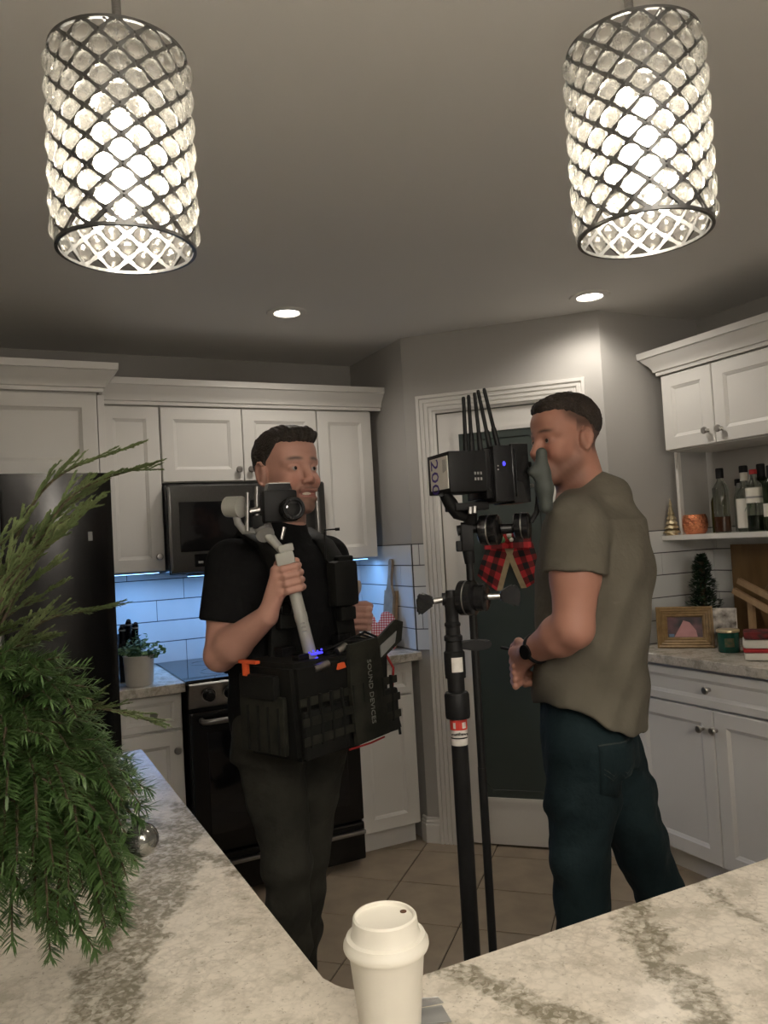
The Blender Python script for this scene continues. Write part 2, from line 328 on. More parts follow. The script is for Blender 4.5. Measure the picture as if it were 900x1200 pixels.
# pantry door, casing, baseboards
dr = struct(B().box((U0+.004, .004, .01), (U1-.004, .04, DH-.004), .002).xf(DM).make('door_1', 'trim'))
GU0, GU1, GZ0, GZ1 = U0+.108, U1-.108, .228, 1.94
fr = B()
for o, h0, h1 in ((0, -.006, -.001),):
    fr.box((GU0-.02, -.006, GZ0-.02), (GU1+.02, .006, GZ0)); fr.box((GU0-.02, -.006, GZ1), (GU1+.02, .006, GZ1+.02)); fr.box((GU0-.02, -.006, GZ0), (GU0, .006, GZ1)); fr.box((GU1, -.006, GZ0), (GU1+.02, .006, GZ1))
fr.xf(DM).make('glazing_bead', 'trim', dr)
B().box((GU0, -.001, GZ0), (GU1, .006, GZ1)).xf(DM).make('glass_panel', 'dglass', dr)
def etched(off, cut, w, m):
    p = [(GU0+off+cut, GZ0+off), (GU1-off-cut, GZ0+off), (GU1-off, GZ0+off+cut), (GU1-off, GZ1-off-cut), (GU1-off-cut, GZ1-off), (GU0+off+cut, GZ1-off), (GU0+off, GZ1-off-cut), (GU0+off, GZ0+off+cut)]
    b = B(); c = [(x, -.0015, z) for x, z in p]; c.append(c[0])
    for q0, q1 in zip(c, c[1:]): b.tube([q0, q1], w, 4)
    b.xf(DM).make('etched_border', m, dr)
etched(.035, .03, .0022, 'etch')
B().lathe([(0, 0), (.026, 0), (.026, .006), (.010, .010), (.010, .03), (.026, .038), (.029, .055), (.02, .068), (0, .07)], 20, DM @ T(U1-.055, .0, .96) @ RX(PI/2)).make('door_knob', 'nickel', dr, 40)
prof = [(0, 0), (0, .008), (.012, .012), (.014, .018), (.026, .018), (.028, .012), (.033, .012), (.035, .018), (.047, .018), (.049, .012), (.054, .012), (.056, .018), (.068, .018), (.070, .012), (.075, .012), (.077, .02), (.091, .02), (.093, .014), (.093, 0)]
bm = bmesh.new(); rows = []
for (u, z, su_, sz) in ((U0, 0, -1, 0), (U0, DH, -1, 1), (U1, DH, 1, 1), (U1, 0, 1, 0)):
    rows.append([bm.verts.new(DM @ Vector((u+su_*o, -h, z+sz*o))) for o, h in prof])
for a, b in zip(rows, rows[1:]):
    for j in range(len(prof)-1): bm.faces.new((a[j], a[j+1], b[j+1], b[j]))
bm.faces.new(rows[0]); bm.faces.new(rows[-1]); bmesh.ops.recalc_face_normals(bm, faces=bm.faces[:])
me = bpy.data.meshes.new('casing'); bm.to_mesh(me); bm.free(); struct(link('trim_1', me, 'trim'))
bprof = [(0, 0), (.014, 0), (.014, .085), (.011, .09), (.011, .10), (.007, .105), (.007, .115), (.003, .12), (0, .12)]
def dpt(u): p = DO+dv*u; return (p.x, p.y)
struct(sweep([(XP, YP+.04), (XP, YP), dpt(U0-.094)], bprof, 'baseboard_pantry', 'trim'))
struct(sweep([dpt(U1+.094), (XQ, YQ), (2.52, YQ)], bprof, 'baseboard_side', 'trim'))
# crown mouldings on the cabinets
cp = [(0, 2.125), (.012, 2.125), (.014, 2.140), (.022, 2.143), (.024, 2.155), (.034, 2.172), (.052, 2.192), (.060, 2.205), (.068, 2.208), (.070, 2.236), (0, 2.236)]
struct(sweep([(.43, 3.632), (XP-.002, 3.632)], cp, 'trim_2', 'cab', smooth=30))
struct(sweep([(-.55, 3.372), (.405, 3.372), (.405, 3.62)], cp, 'trim_3', 'cab', smooth=30))
struct(sweep([(XR, 2.632), (2.762, 2.632), (2.762, 1.0)], [(o, z+.012) for o, z in cp], 'trim_4', 'cab', smooth=30))
# ------------------------------------------------------------------ ceiling lights, then two added fill lamps out of view
def spot(name, loc, power, col, angle=150, blend=1.0, rad=.05, parent=None):
    l = bpy.data.lights.new(name, 'SPOT'); l.energy = power; l.color = col; l.spot_size = math.radians(angle); l.spot_blend = blend; l.shadow_soft_size = rad
    o = bpy.data.objects.new(name, l); COL.objects.link(o); o.location = loc
    if parent: o.parent = parent
    return o
def can_light(x, y, label, power, group):
    t = thing('recessed_light', label, 'light', (x, y, ZC), 0, group)
    B().lathe([(.052, -.001), (.056, -.007), (.082, -.006), (.086, -.001), (.086, 0), (.052, 0)], 32).make('trim_ring', 'trim', t, 40)
    B().lathe([(0, -.0035), (.05, -.0035), (.053, -.001), (0, -.001)], 28).make('lens', 'can', t, 40)
    spot('can_lamp', (0, 0, -.03), power, WARM, 160, .6, .05, t)
can_light(1.138, 3.106, 'lit recessed ceiling light over the range side of the kitchen', CAN_W, 'recessed ceiling lights')
can_light(2.296, 2.544, 'lit recessed ceiling light close to the pantry corner wall', CAN_W, 'recessed ceiling lights')
fl_ = thing('fill_floor_lamp', 'added tall uplighter floor lamp, out of view, brightening the ceiling', 'lamp', (-.2, -1.25, 0))  # unseen uplighter, added to lift the ceiling brightness
B().lathe([(0, 0), (.14, 0), (.14, .015), (.02, .03), (0, .03)], 28).make('base', 'blackmetal', fl_, 40); B().cyl((0, 0, .02), (0, 0, 1.72), .012, None, 14).make('pole', 'blackmetal', fl_, 40)
B().lathe([(.0, 1.70), (.03, 1.71), (.10, 1.75), (.15, 1.82), (.155, 1.825), (.146, 1.82), (.095, 1.765), (0, 1.73)], 36).make('bowl', 'blackmetal', fl_, 40)
up = spot('fill_uplight', (0, 0, 1.80), FILL_UP_W, WARM, 150, .8, .06, fl_); up.rotation_euler = (PI, 0, 0)
gl = thing('fill_globe', 'added hanging globe lamp, out of view, as fill light for the room', 'lamp', (.6, -1.7, 0))  # unseen globe, added as frontal fill for walls and people
B().cyl((0, 0, 2.05), (0, 0, 2.42), .008, None, 12).make('rod', 'steel', gl, 40); B().lathe([(0, 2.44), (.07, 2.44), (.06, 2.41), (0, 2.405)], 24).make('canopy', 'steel', gl, 40)
B().sphere((0, 0, 1.92), .14, 32).make('globe', mat('lit_fill_globe', (1, 1, 1), .4, emit=(1.0, .92, .82, FILL_GLOBE_E), noise=(4, (.98, .98, .98), 1)), gl, 80)
# ------------------------------------------------------------------ cabinets
def door_mesh(w, h, stile=.056, t=.02):          # x 0..w, z 0..h, front at y=-t
    rings = [(0, 0), (0, -t+.003), (.003, -t), (stile, -t), (stile+.004, -t+.003), (stile+.012, -t+.007), (stile+.014, -t+.009)]
    bm = bmesh.new(); R = []
    for i, y in rings: R.append([bm.verts.new(p) for p in ((i, y, i), (w-i, y, i), (w-i, y, h-i), (i, y, h-i))])
    for a, b in zip(R, R[1:]):
        for k in range(4): bm.faces.new((a[k], a[(k+1) % 4], b[(k+1) % 4], b[k]))
    bm.faces.new(R[0][::-1]); bm.faces.new(R[-1]); bmesh.ops.recalc_face_normals(bm, faces=bm.faces[:])
    me = bpy.data.meshes.new('door'); bm.to_mesh(me); bm.free(); return me
KP = [(0, 0), (.009, 0), (.009, .003), (.0055, .006), (.0055, .014), (.010, .018), (.0155, .022), (.016, .027), (.012, .031), (0, .032)]
def knob(parent, x, z, t=.02):
    B().lathe(KP, 18, T(x, -t, z) @ RX(PI/2)).make('knob', 'nickel', parent, 40)
def cabinet(name, label, loc, rotz, w, d, z0, z1, fronts, group=None, toe=0.0):
    c = thing(name, label, 'cabinet', loc, rotz, group)
    b = B().box((.001, 0, z0), (w-.001, d, z1), .001)
    if toe: b.box((.001, .06, 0), (w-.001, d, z0))
    b.make('body', 'cab', c)
    for kind, x0, x1, a, e, kn in fronts:
        o = link(kind, door_mesh(x1-x0, e-a, .056 if kind == 'door' else .03), 'cab', c); o.location = (x0, -.001, a)
        for k in kn: knob(o, k[0]-x0, k[1]-a)
    return c
UG = 'white wall cabinets over the range wall'
cabinet('fridge_cabinet', 'white panelled cabinet mounted above the dark refrigerator', (-.55, 3.392, 0), 0, .945, .588, 1.785, 2.13, [('door', .02, .465, 1.79, 2.118, [(.43, 1.84)]), ('door', .47, .94, 1.79, 2.118, [(.51, 1.84)])])
B().box((.398, 3.40, 1.79), (.425, YB, 2.12), .001).make('filler_strip', 'cab', bpy.data.objects['fridge_cabinet']).matrix_parent_inverse = Matrix.Translation((.55, -3.392, 0))
cabinet('wall_cabinet', 'tall white wall cabinet between refrigerator and microwave', (.425, 3.652, 0), 0, .265, .328, 1.372, 2.13, [('door', .003, .262, 1.374, 2.12, [(.235, 1.438)])], UG)
cabinet('wall_cabinet', 'short white two-door wall cabinet directly above the microwave', (.692, 3.652, 0), 0, .766, .328, 1.772, 2.13, [('door', .002, .381, 1.775, 2.12, [(.354, 1.828)]), ('door', .385, .764, 1.775, 2.12, [(.412, 1.828)])], UG)
cabinet('wall_cabinet', 'tall white wall cabinet right of the microwave by grey wall', (1.46, 3.652, 0), 0, .30, .328, 1.372, 2.13, [('door', .002, .297, 1.374, 2.12, [(.03, 1.438)])], UG)
cabinet('base_cabinet', 'white base cabinet with drawer beside refrigerator under potted plant', (.415, 3.366, 0), 0, .262, .60, .105, .875, [('drawer', .004, .258, .725, .868, [(.14, .795)]), ('door', .004, .258, .11, .715, [(.23, .638)])], 'base cabinets', .06)
cabinet('base_cabinet', 'narrow white base cabinet right of the black oven', (1.462, 3.366, 0), 0, .315, .60, .105, .875, [('drawer', .004, .296, .725, .868, [(.15, .795)]), ('door', .004, .296, .11, .715, [(.03, .638)])], 'base cabinets', .06)
R90 = -PI/2
cabinet('bar_base_cabinet', 'white base cabinet with wide drawer and two doors under framed photo', (2.507, 2.655, 0), R90, .87, .58, .105, .875, [('drawer', .012, .858, .725, .862, [(.425, .798)]), ('door', .012, .431, .11, .716, [(.38, .64)]), ('door', .435, .858, .11, .716, [(.445, .643)])], 'base cabinets', .06)
cabinet('bar_base_cabinet', 'white base cabinet further along the right hand wall', (2.507, 1.783, 0), R90, .70, .58, .105, .875, [('drawer', .004, .69, .725, .862, [(.345, .798)]), ('door', .004, .345, .11, .716, [(.31, .64)]), ('door', .349, .69, .11, .716, [(.385, .64)])], 'base cabinets', .06)
bc = cabinet('bar_wall_cabinet', 'white wall cabinet with two doors hung above the bottle shelf', (2.782, 2.632, 0), R90, .80, .316, 1.785, 2.142, [('door', .003, .281, 1.79, 2.132, [(.247, 1.848)]), ('door', .285, .66, 1.79, 2.132, [(.318, 1.846)])])
cabinet('bar_wall_cabinet', 'next white wall cabinet along the right wall above the shelf', (2.782, 1.83, 0), R90, .80, .316, 1.785, 2.142, [('door', .003, .40, 1.79, 2.132, [(.36, 1.848)]), ('door', .404, .797, 1.79, 2.132, [(.44, 1.846)])])
B().box((.40, .29, 1.69), (.8, .314, 1.785), .001).make('back_rail', 'cab', bc)
B().box((-.010, .046, 1.4035), (.006, .068, 1.785), .001).make('side_stile', 'cab', bc)
sh = B().box((2.765, 1.2, 1.381), (XR-.011, 2.695, 1.403), .002).make('bottle_shelf', 'cab'); tag(sh, 'white open shelf holding bottles below the wall cabinet', 'shelf')
# worktops
def worktop(name, label, lo, hi, m='quartz2'): return tag(B().box((*lo, .876), (*hi, .914), .004).make(name, m, None), label, 'worktop')
worktop('worktop', 'short stone worktop holding potted plant between refrigerator and range', (.412, 3.30), (.683, 3.97))
worktop('worktop', 'narrow stone worktop with cutting boards right of the range', (1.462, 3.31), (XP-.01, 3.97))
worktop('bar_worktop', 'long veined stone worktop under the bottle shelf', (2.465, 1.1), (XR-.01, 2.69))
# ------------------------------------------------------------------ island
XI, YI, YE = .345, .876, 2.275
pts = [(-.62, YE), (XI-.004, YE)]
pts = [(-.62, YE), (XI, YE)]+[(XI+.06-.06*math.cos(a), YI+.06-.06*math.sin(a)) for a in [k*PI/16 for k in range(9)]]+[(2.0, YI), (2.0, .1), (-.62, .1)]
ib = B().prism(pts[::-1], .877, .915); bmesh.ops.bevel(ib.bm, geom=[e for e in ib.bm.edges if abs(e.verts[0].co.z-e.verts[1].co.z) < 1e-6 and e.verts[0].co.z > .9], offset=.003, segments=2, affect='EDGES')
tag(ib.make('island_worktop', 'island'), 'cream stone l-shaped island worktop with olive veins in foreground', 'worktop')
ic = thing('island_cabinet', 'white l-shaped island base under the cream stone worktop', 'cabinet')
B().box((-.58, .90, .1), (.31, YE-.03, .876)).box((-.55, .86, 0), (.25, YE-.06, .1)).make('left_wing', 'cab', ic)
B().box((-.58, .40, .1), (1.96, .842, .876)).box((-.55, .44, 0), (1.93, .80, .1)).make('right_wing', 'cab', ic)
for i in range(3):
    o = link('door', door_mesh(.42, .74), 'cab', ic); o.matrix_local = T(.311, .95+i*.44, .12) @ RZ(PI/2)
    knob(o, .05, .65)
for i in range(3):
    o = link('door', door_mesh(.48, .74), 'cab', ic); o.matrix_local = T(.95+i*.5, .843, .12) @ RZ(PI)
    knob(o, .05, .65)
# ------------------------------------------------------------------ refrigerator
fr = thing('refrigerator', 'black stainless french door refrigerator below white cabinet', 'refrigerator', (-.50, 3.18, 0))
FW = .91
B().box((0, .07, .02), (FW, .78, 1.76), .006).make('body', 'black', fr)
def convex(x0, x1, z0, z1, name):                # door front bowed outwards a little, as such doors are
    n = 24; w = x1-x0; pts = [(x1, .066), (x0, .066)]+[(x0+w*k/n, .016-.022*math.sin(PI*k/n)**.6) for k in range(n+1)]
    B().prism(pts, z0, z1).make(name, 'darksteel', fr, 35)
convex(0, FW/2-.003, .72, 1.775, 'door'); convex(FW/2+.003, FW, .72, 1.775, 'door'); convex(0, FW, .05, .71, 'freezer_drawer')
for x in (FW/2-.05, FW/2+.05): B().tube([(x, 0, .85), (x, -.045, .87), (x, -.05, 1.0), (x, -.05, 1.6), (x, -.045, 1.71), (x, 0, 1.73)], .014, 12).make('handle', 'steel', fr, 40)
B().tube([(.1, 0, .64), (.12, -.05, .64), (.5, -.055, .64), (.79, -.05, .64), (.81, 0, .64)], .014, 12).make('drawer_handle', 'steel', fr, 40)
B().box((.818, -.004, 1.515), (.834, .008, 1.55), .001).make('badge', 'grey', fr)
# ------------------------------------------------------------------ microwave
mw = thing('microwave', 'stainless over-the-range microwave with dark glass door', 'microwave', (.694, 3.56, 1.352))
B().box((0, .02, 0), (.762, .42, .408), .004).make('body', 'blackgloss', mw)
B().box((.004, 0, .005), (.758, .022, .402), .006).make('door', 'mwsteel', mw)
B().box((.05, -.003, .10), (.56, .004, .325), .002).make('glass', 'blackglass', mw)
B().box((.11, -.003, .03), (.33, .002, .088), .002).make('display', 'blackglass', mw)
for k in range(5): B().box((.125+k*.04, -.005, .045), (.148+k*.04, -.002, .056), .001).make('button', 'grey', mw)
B().tube([(.70, 0, .04), (.70, -.035, .06), (.70, -.04, .2), (.70, -.035, .35), (.70, 0, .37)], .012, 10).make('handle', 'steel', mw, 40)
B().tube([(.006, 0, .02), (.006, -.012, .04), (.006, -.014, .2), (.006, -.012, .37), (.006, 0, .39)], .006, 8).make('edge_trim', 'steel', mw, 40)
B().box((.1, .1, -.006), (.66, .34, .001), .001).make('vent_grille', 'black', mw)
# ------------------------------------------------------------------ range
rg = thing('range', 'black stainless slide-in kitchen range behind the gimbal operator', 'range', (.69, 3.29, 0))
RW = .764
B().box((.002, .03, .03), (RW-.002, .66, .905), .004).make('body', 'black', rg)
B().box((-.008, .0, .900), (RW+.008, .665, .920), .003).make('cooktop', 'blackglass', rg)
for x, y, r in ((.2, .2, .10), (.56, .2, .08), (.2, .48, .08), (.56, .48, .10)): B().lathe([(r-.003, .9203), (r, .9203), (r, .921), (r-.003, .921)], 40, T(x, y, 0)).make('burner_ring', 'grey', rg)
cpn = B(); cpn.prism([(.0, .90), (.03, .80), (.06, .80), (.06, .905), (.02, .915)], .004, RW-.004, Matrix(((0, 0, 1, 0), (1, 0, 0, -.008), (0, 1, 0, 0), (0, 0, 0, 1)))); cpn.make('control_panel', 'steel', rg)
for k, x in enumerate((.085, .175, .59, .68)):
    kb = B().lathe([(0, 0), (.029, 0), (.029, .005), (.024, .008), (.022, .028), (.019, .034), (0, .034)], 24, T(x, -.0, .856) @ RX(PI/2*1.15)).make('knob', 'blackgloss', rg, 40)
    B().lathe([(.027, .003), (.0305, .003), (.0305, .007), (.027, .007)], 24, T(x, -.0, .856) @ RX(PI/2*1.15)).make('knob_ring', 'silver', kb, 40)
B().box((.30, -.004, .835), (.46, .02, .885), .002).make('display', 'blackglass', rg)
ov = B().box((.004, .0, .205), (RW-.004, .05, .785), .008).make('oven_door', 'darksteel', rg)
B().box((.07, -.003, .28), (RW-.07, .004, .70), .004).make('window', 'blackglass', ov)
def bar_handle(z, m, parent): B().tube([(.05, 0, z), (.05, -.04, z), (.07, -.05, z), (RW-.07, -.05, z), (RW-.05, -.04, z), (RW-.05, 0, z)], .012, 10).make('handle', m, parent, 40)
bar_handle(.752, 'steel', ov)
dw = B().box((.004, .0, .03), (RW-.004, .05, .195), .008).make('storage_drawer', 'darksteel', rg)
B().box((.03, -.03, .150), (RW-.01, .0, .168), .006).make('drawer_pull', 'steel', dw)
# under-cabinet LED strips
def led(name, label, x0, x1, y, z, power):
    t = thing(name, label, 'light', ((x0+x1)/2, y, z))
    B().box((-(x1-x0)/2, -.012, 0), ((x1-x0)/2, .012, .008), .001).make('housing', 'white', t)
    B().box((-(x1-x0)/2+.005, -.008, -.002), ((x1-x0)/2-.005, .008, .001)).make('diffuser', 'ledstrip', t)
    l = bpy.data.lights.new('led_light', 'AREA'); l.shape = 'RECTANGLE'; l.size = x1-x0; l.size_y = .02; l.energy = power; l.color = COOL
    o = bpy.data.objects.new('led_light', l); COL.objects.link(o); o.location = (0, 0, -.006); o.parent = t
led('led_strip', 'blue-white led strip under the wall cabinet by the refrigerator', .44, .68, 3.74, 1.364, LED_W)
led('led_strip', 'blue-white led strip under the wall cabinet near the corner', 1.47, 1.75, 3.74, 1.364, LED_W*.55)
led('led_strip', 'cool lamp strip on the underside of the microwave', .80, 1.36, 3.72, 1.338, LED_W*1.6)
# ------------------------------------------------------------------ left worktop items
def lathe_thing(name, label, cat, loc, prof, m, seg=28, group=None):
    o = B().lathe(prof, seg).make(name, m, None, 40); o.location = loc; return tag(o, label, cat, group)
pl = thing('potted_plant', 'small leafy green plant in white ceramic pot beside refrigerator', 'plant', (.515, 3.385, .9145))
B().lathe([(0, 0), (.050, 0), (.056, .01), (.062, .12), (.064, .124), (.060, .125), (.055, .105), (0, .10)], 28).make('pot', 'ceramic', pl, 40)
B().lathe([(0, .104), (.056, .104)], 20).make('soil', 'twig', pl)
lf = B(); stems = B()
for k in range(34):
    a = rng.uniform(0, 2*PI); e = rng.uniform(.15, 1.35); ln = rng.uniform(.07, .125)
    d = Vector((math.cos(a)*math.cos(e), math.sin(a)*math.cos(e), math.sin(e))); p0 = Vector((0, 0, .10)); p1 = p0+d*ln
    stems.tube([p0, p0+d*ln*.5+Vector((0, 0, .006)), p1], .0012, 4)
    for q in range(7):
        c = p0+d*ln*(.4+.6*q/6); b = rng.uniform(0, 2*PI); up = Vector((math.cos(b), math.sin(b), .55)).normalized(); L_ = rng.uniform(.018, .03)
        s = up.cross(d).normalized()*L_*.38
        lf.sheet([c, c+up*L_*.45+s, c+up*L_+Vector((0, 0, -.003)), c+up*L_*.45-s])
stems.make('stem', 'leafA', pl); o = lf.make('foliage', 'leafA', pl); o['kind'] = 'stuff'
kb = thing('knife_block', 'glossy black knife block with ringed handles behind potted plant', 'knife block', (.50, 3.60, .9145))
B().prism([(-.09, 0), (.05, 0), (.06, .06), (-.02, .20), (-.08, .16)], -.045, .045, Matrix(((0, 0, 1, 0), (1, 0, 0, 0), (0, 1, 0, 0), (0, 0, 0, 1)))).make('block', 'blackgloss', kb)
for k, (x, h, y) in enumerate(((-.028, .055, -.06), (0, .075, -.055), (.028, .06, -.06), (-.015, .05, -.02), (.018, .05, -.02))):
    hd = B().tube([(x, y, .15), (x, y-.02, .17+h), (x, y-.03, .185+h)], [.011, .013, .009], 8).make('handle', 'blackgloss', kb, 40)
    B().lathe([(.011, -.003), (.0145, -.003), (.0145, .003), (.011, .003)], 14, T(x, y-.02, .165+h)).make('ring', 'silver', hd, 40)
# ------------------------------------------------------------------ worktop items by the pantry
def board(name, label, cat, loc, rotz, lean, pts, th, m):
    o = B().prism(pts, 0, th).make(name, m); bmo = o.data
    o.matrix_world = T(*loc) @ RZ(rotz) @ RX(PI/2-lean); return tag(o, label, cat)
def arc(cx, cy, r, a0, a1, n=6): return [(cx+r*math.cos(a0+(a1-a0)*k/n), cy+r*math.sin(a0+(a1-a0)*k/n)) for k in range(n+1)]
paddle = [(-.05, 0), (.05, 0), (.05, .26), (.022, .31), (.016, .36), (.018, .43)]+arc(0, .43, .018, 0, PI)[1:]+[(-.016, .36), (-.022, .31), (-.05, .26)]
# boards lean against the side wall (x = XP)
def lean_board(name, label, y, xfoot, pts, th, m):
    o = B().prism(pts, 0, th).make(name, m); mx = Matrix(((0, 0, 1, 0), (-1, 0, 0, 0), (0, 1, 0, 0), (0, 0, 0, 1)))   # board x -> -y, y -> z, thickness -> +x
    gap = XP-.010-xfoot-th; o.matrix_world = T(xfoot, y, .9145) @ RY(math.atan2(gap, max(p[1] for p in pts))) @ mx
    return tag(o, label, 'cutting board')
lean_board('cutting_board', 'pale rectangular cutting board leaning on tiled wall by pantry', 3.575, 1.765, [(-.075, 0), (.055, 0), (.055, .285), (-.075, .285)], .014, 'wood')
lean_board('serving_board', 'weathered wooden paddle board with long handle leaning on tiles', 3.565, 1.742, paddle, .014, 'greywood')
om = B(); mit = [(-.055, 0), (.055, 0), (.062, .06), (.068, .12), (.05, .17), (.02, .19), (-.01, .185), (-.02, .15), (-.035, .13), (-.05, .17), (-.075, .165), (-.08, .13), (-.06, .07)]
om.prism(mit, 0, .022); o = om.make('oven_mitt', 'gingham'); bv = o.modifiers.new('b', 'BEVEL'); bv.width = .008; bv.segments = 3
uv = o.data.uv_layers.new(name='UVMap')
for l in o.data.loops: c = o.data.vertices[l.vertex_index].co; uv.data[l.index].uv = (c.x*9+.5, c.y*9)
o.matrix_world = T(1.70, 3.50, .9145) @ RZ(math.radians(-38)) @ RX(PI/2-.22); tag(o, 'red and white gingham oven mitt propped by cutting boards', 'oven mitt')
ck = thing('recipe_card', 'small printed recipe card standing beside gingham oven mitt', 'card', (1.61, 3.535, .9145), math.radians(-35))
B().box((-.035, -.003, 0), (.035, .003, .15), .001).xf(RX(-.12)).make('card', 'paper', ck)
for k in range(3): B().box((-.022, -.005, .02+k*.042), (.022, -.002, .05+k*.042), .001).xf(RX(-.12)).make('picture', 'wood', ck)
uc = thing('utensil_crock', 'pale utensil crock holding wooden spoon near the corner', 'crock', (1.60, 3.66, .9145))
B().lathe([(0, 0), (.05, 0), (.056, .01), (.06, .15), (.063, .155), (.058, .156), (.053, .02), (0, .02)], 28).make('crock', 'ceramic', uc, 40)
def spoon(name, label, base, tip, m, w=.028):
    base = Vector(base); tip = Vector(tip); d = (tip-base).normalized(); q = d.to_track_quat('Z', 'Y').to_matrix().to_4x4(); L_ = (tip-base).length
    b = B(); b.tube([(0, 0, 0), (0, 0, L_-.06), (0, 0, L_-.03)], [.006, .006, .009], 8); b.sphere((0, 0, L_), w, 14, (1, .35, 1.35))
    o = b.make(name, m, None, 60); o.matrix_world = T(*base) @ q; return tag(o, label, 'utensil')
spoon('wooden_spoon', 'wooden spoon standing upright in the pale crock', (1.60, 3.655, .935), (1.625, 3.61, 1.225), 'wood')
spoon('pink_spatula', 'pink silicone spatula in the pale utensil crock', (1.585, 3.665, .935), (1.535, 3.66, 1.19), mat('pink_silicone', (.62, .14, .16), .5, noise=(9, (.55, .12, .14), 1)), .03)
b = B()
for k in range(9):
    a = k*.7; b.sheet([(0, 0, 0), (.02*math.cos(a), .02*math.sin(a), .06), (.035*math.cos(a), .035*math.sin(a), .13), (.012*math.cos(a+.7), .012*math.sin(a+.7), .06)])
o = b.make('herb_sprig', 'leafA'); o.location = (1.60, 3.685, 1.05); tag(o, 'green leafy sprig rising out of the utensil crock', 'herb')
# ------------------------------------------------------------------ bar worktop items
pf = thing('photo_frame', 'ridged gold-brown wooden photo frame standing on bar worktop', 'photo frame', (2.672, 2.505, .9145), math.radians(-49))
lean = RX(-.10); fw, fh = .232, .178; steps = [(0, .0), (0, -.016), (.006, -.018), (.011, -.014), (.017, -.016), (.022, -.012), (.028, -.014), (.033, -.010), (.039, -.012), (.044, -.006), (.046, -.002)]
bm = bmesh.new(); R = []
for i, y in steps: R.append([bm.verts.new(p) for p in ((-fw/2+i, y, i), (fw/2-i, y, i), (fw/2-i, y, fh-i), (-fw/2+i, y, fh-i))])
for a, b_ in zip(R, R[1:]):
    for k in range(4): bm.faces.new((a[k], a[(k+1) % 4], b_[(k+1) % 4], b_[k]))
bm.faces.new(R[0][::-1]); bmesh.ops.transform(bm, matrix=lean, verts=bm.verts[:]); bmesh.ops.recalc_face_normals(bm, faces=bm.faces[:])
me = bpy.data.meshes.new('frame'); bm.to_mesh(me); bm.free(); link('frame', me, 'goldwood', pf)
pm = mat('photo_print', (.03, .035, .04), .3, noise=(14, (.20, .10, .11), 2)); B().box((-fw/2+.045, -.003, .045), (fw/2-.045, -.001, fh-.045)).xf(lean).make('photo', pm, pf)
ph = bpy.data.objects['photo']
pk = mat('photo_pink', (.52, .26, .27), .4, noise=(20, (.45, .22, .22), 2))
B().sheet([(-.045, -.0035, .047), (.05, -.0035, .047), (.045, -.0035, .075), (.02, -.0035, .11), (-.005, -.0035, .118), (-.02, -.0035, .09)]).xf(lean).make('printed_figure', pk, ph)
B().sheet([(-.066, -.0038, .047), (-.045, -.0038, .047), (-.045, -.0038, .06), (-.066, -.0038, .06)]).xf(lean).make('printed_patch', mat('photo_blue', (.12, .2, .32), .4, noise=(20, (.1, .18, .3), 1)), ph)
B().prism([(-.03, 0), (.03, 0), (.015, .13), (-.015, .13)], 0, .004, T(0, .055, 0) @ RX(PI/2+.32)).make('easel_back', 'brownwood', pf)
# dark topiary
tp = thing('topiary', 'small dark green spiral topiary tree behind photo frame', 'topiary', (2.85, 2.55, .9145))
B().lathe([(0, 0), (.04, 0), (.045, .06), (.048, .065), (.042, .066), (0, .06)], 20).make('pot', 'black', tp, 40)
b = B()
for k in range(1700):
    t = k/1700; z = .07+t*.32; rr = (.062*(1-t)**.75+.012)*(1+.22*math.sin(t*24)); a = rng.uniform(0, 2*PI); r = rr*math.sqrt(rng.uniform(.35, 1))
    c = Vector((r*math.cos(a), r*math.sin(a), z)); u = Vector((math.cos(a), math.sin(a), rng.uniform(-.3, .9))).normalized(); s = u.cross(Vector((0, 0, 1))).normalized()*.0085; L_ = .022
    b.sheet([c, c+u*L_*.5+s, c+u*L_, c+u*L_*.5-s])
o = b.make('foliage', mat('dark_leaf', (.012, .035, .016), .5, noise=(30, (.02, .05, .02), 2)), tp); o['kind'] = 'stuff'
B().tube([(0, 0, .05), (0, 0, .37)], .014, 6).make('stem', 'twig', tp)
cv = thing('picture_tile', 'square black and white marbled picture tile behind green candle', 'picture', (2.80, 2.405, .9145), math.radians(-57))
B().box((-.05, -.008, 0), (.05, .0, .165), .002).xf(RX(-.12)).make('panel', 'paper', cv)
inkm = mat('marbled_print', (.62, .58, .53), .5, noise=(26, (.10, .085, .07), 6)); B().box((-.048, -.0095, .002), (.048, -.0075, .163)).xf(RX(-.12)).make('print', inkm, cv)
cdl = thing('candle_jar', 'dark green glass candle jar with brass lid', 'candle', (2.70, 2.305, .9145))
gj = mat('green_jar', (.006, .085, .058), .12, noise=(12, (.008, .07, .05), 2))
B().lathe([(0, 0), (.040, 0), (.043, .004), (.044, .08), (.042, .082), (0, .082)], 32).make('jar', gj, cdl, 40)
B().lathe([(0, .082), (.045, .082), (.0455, .09), (.044, .093), (0, .094)], 32).make('lid', 'gold', cdl, 40)
lb = [((.0447)*math.cos(a), .0447*math.sin(a)) for a in [math.radians(225+k*6) for k in range(-4, 5)]]
bmq = B()
for p, q in zip(lb, lb[1:]): bmq.sheet([(p[0], p[1], .025), (q[0], q[1], .025), (q[0], q[1], .06), (p[0], p[1], .06)])
bmq.make('label', mat('dull_gold_label', (.05, .10, .05), .5, noise=(60, (.16, .13, .06), 2)), cdl)
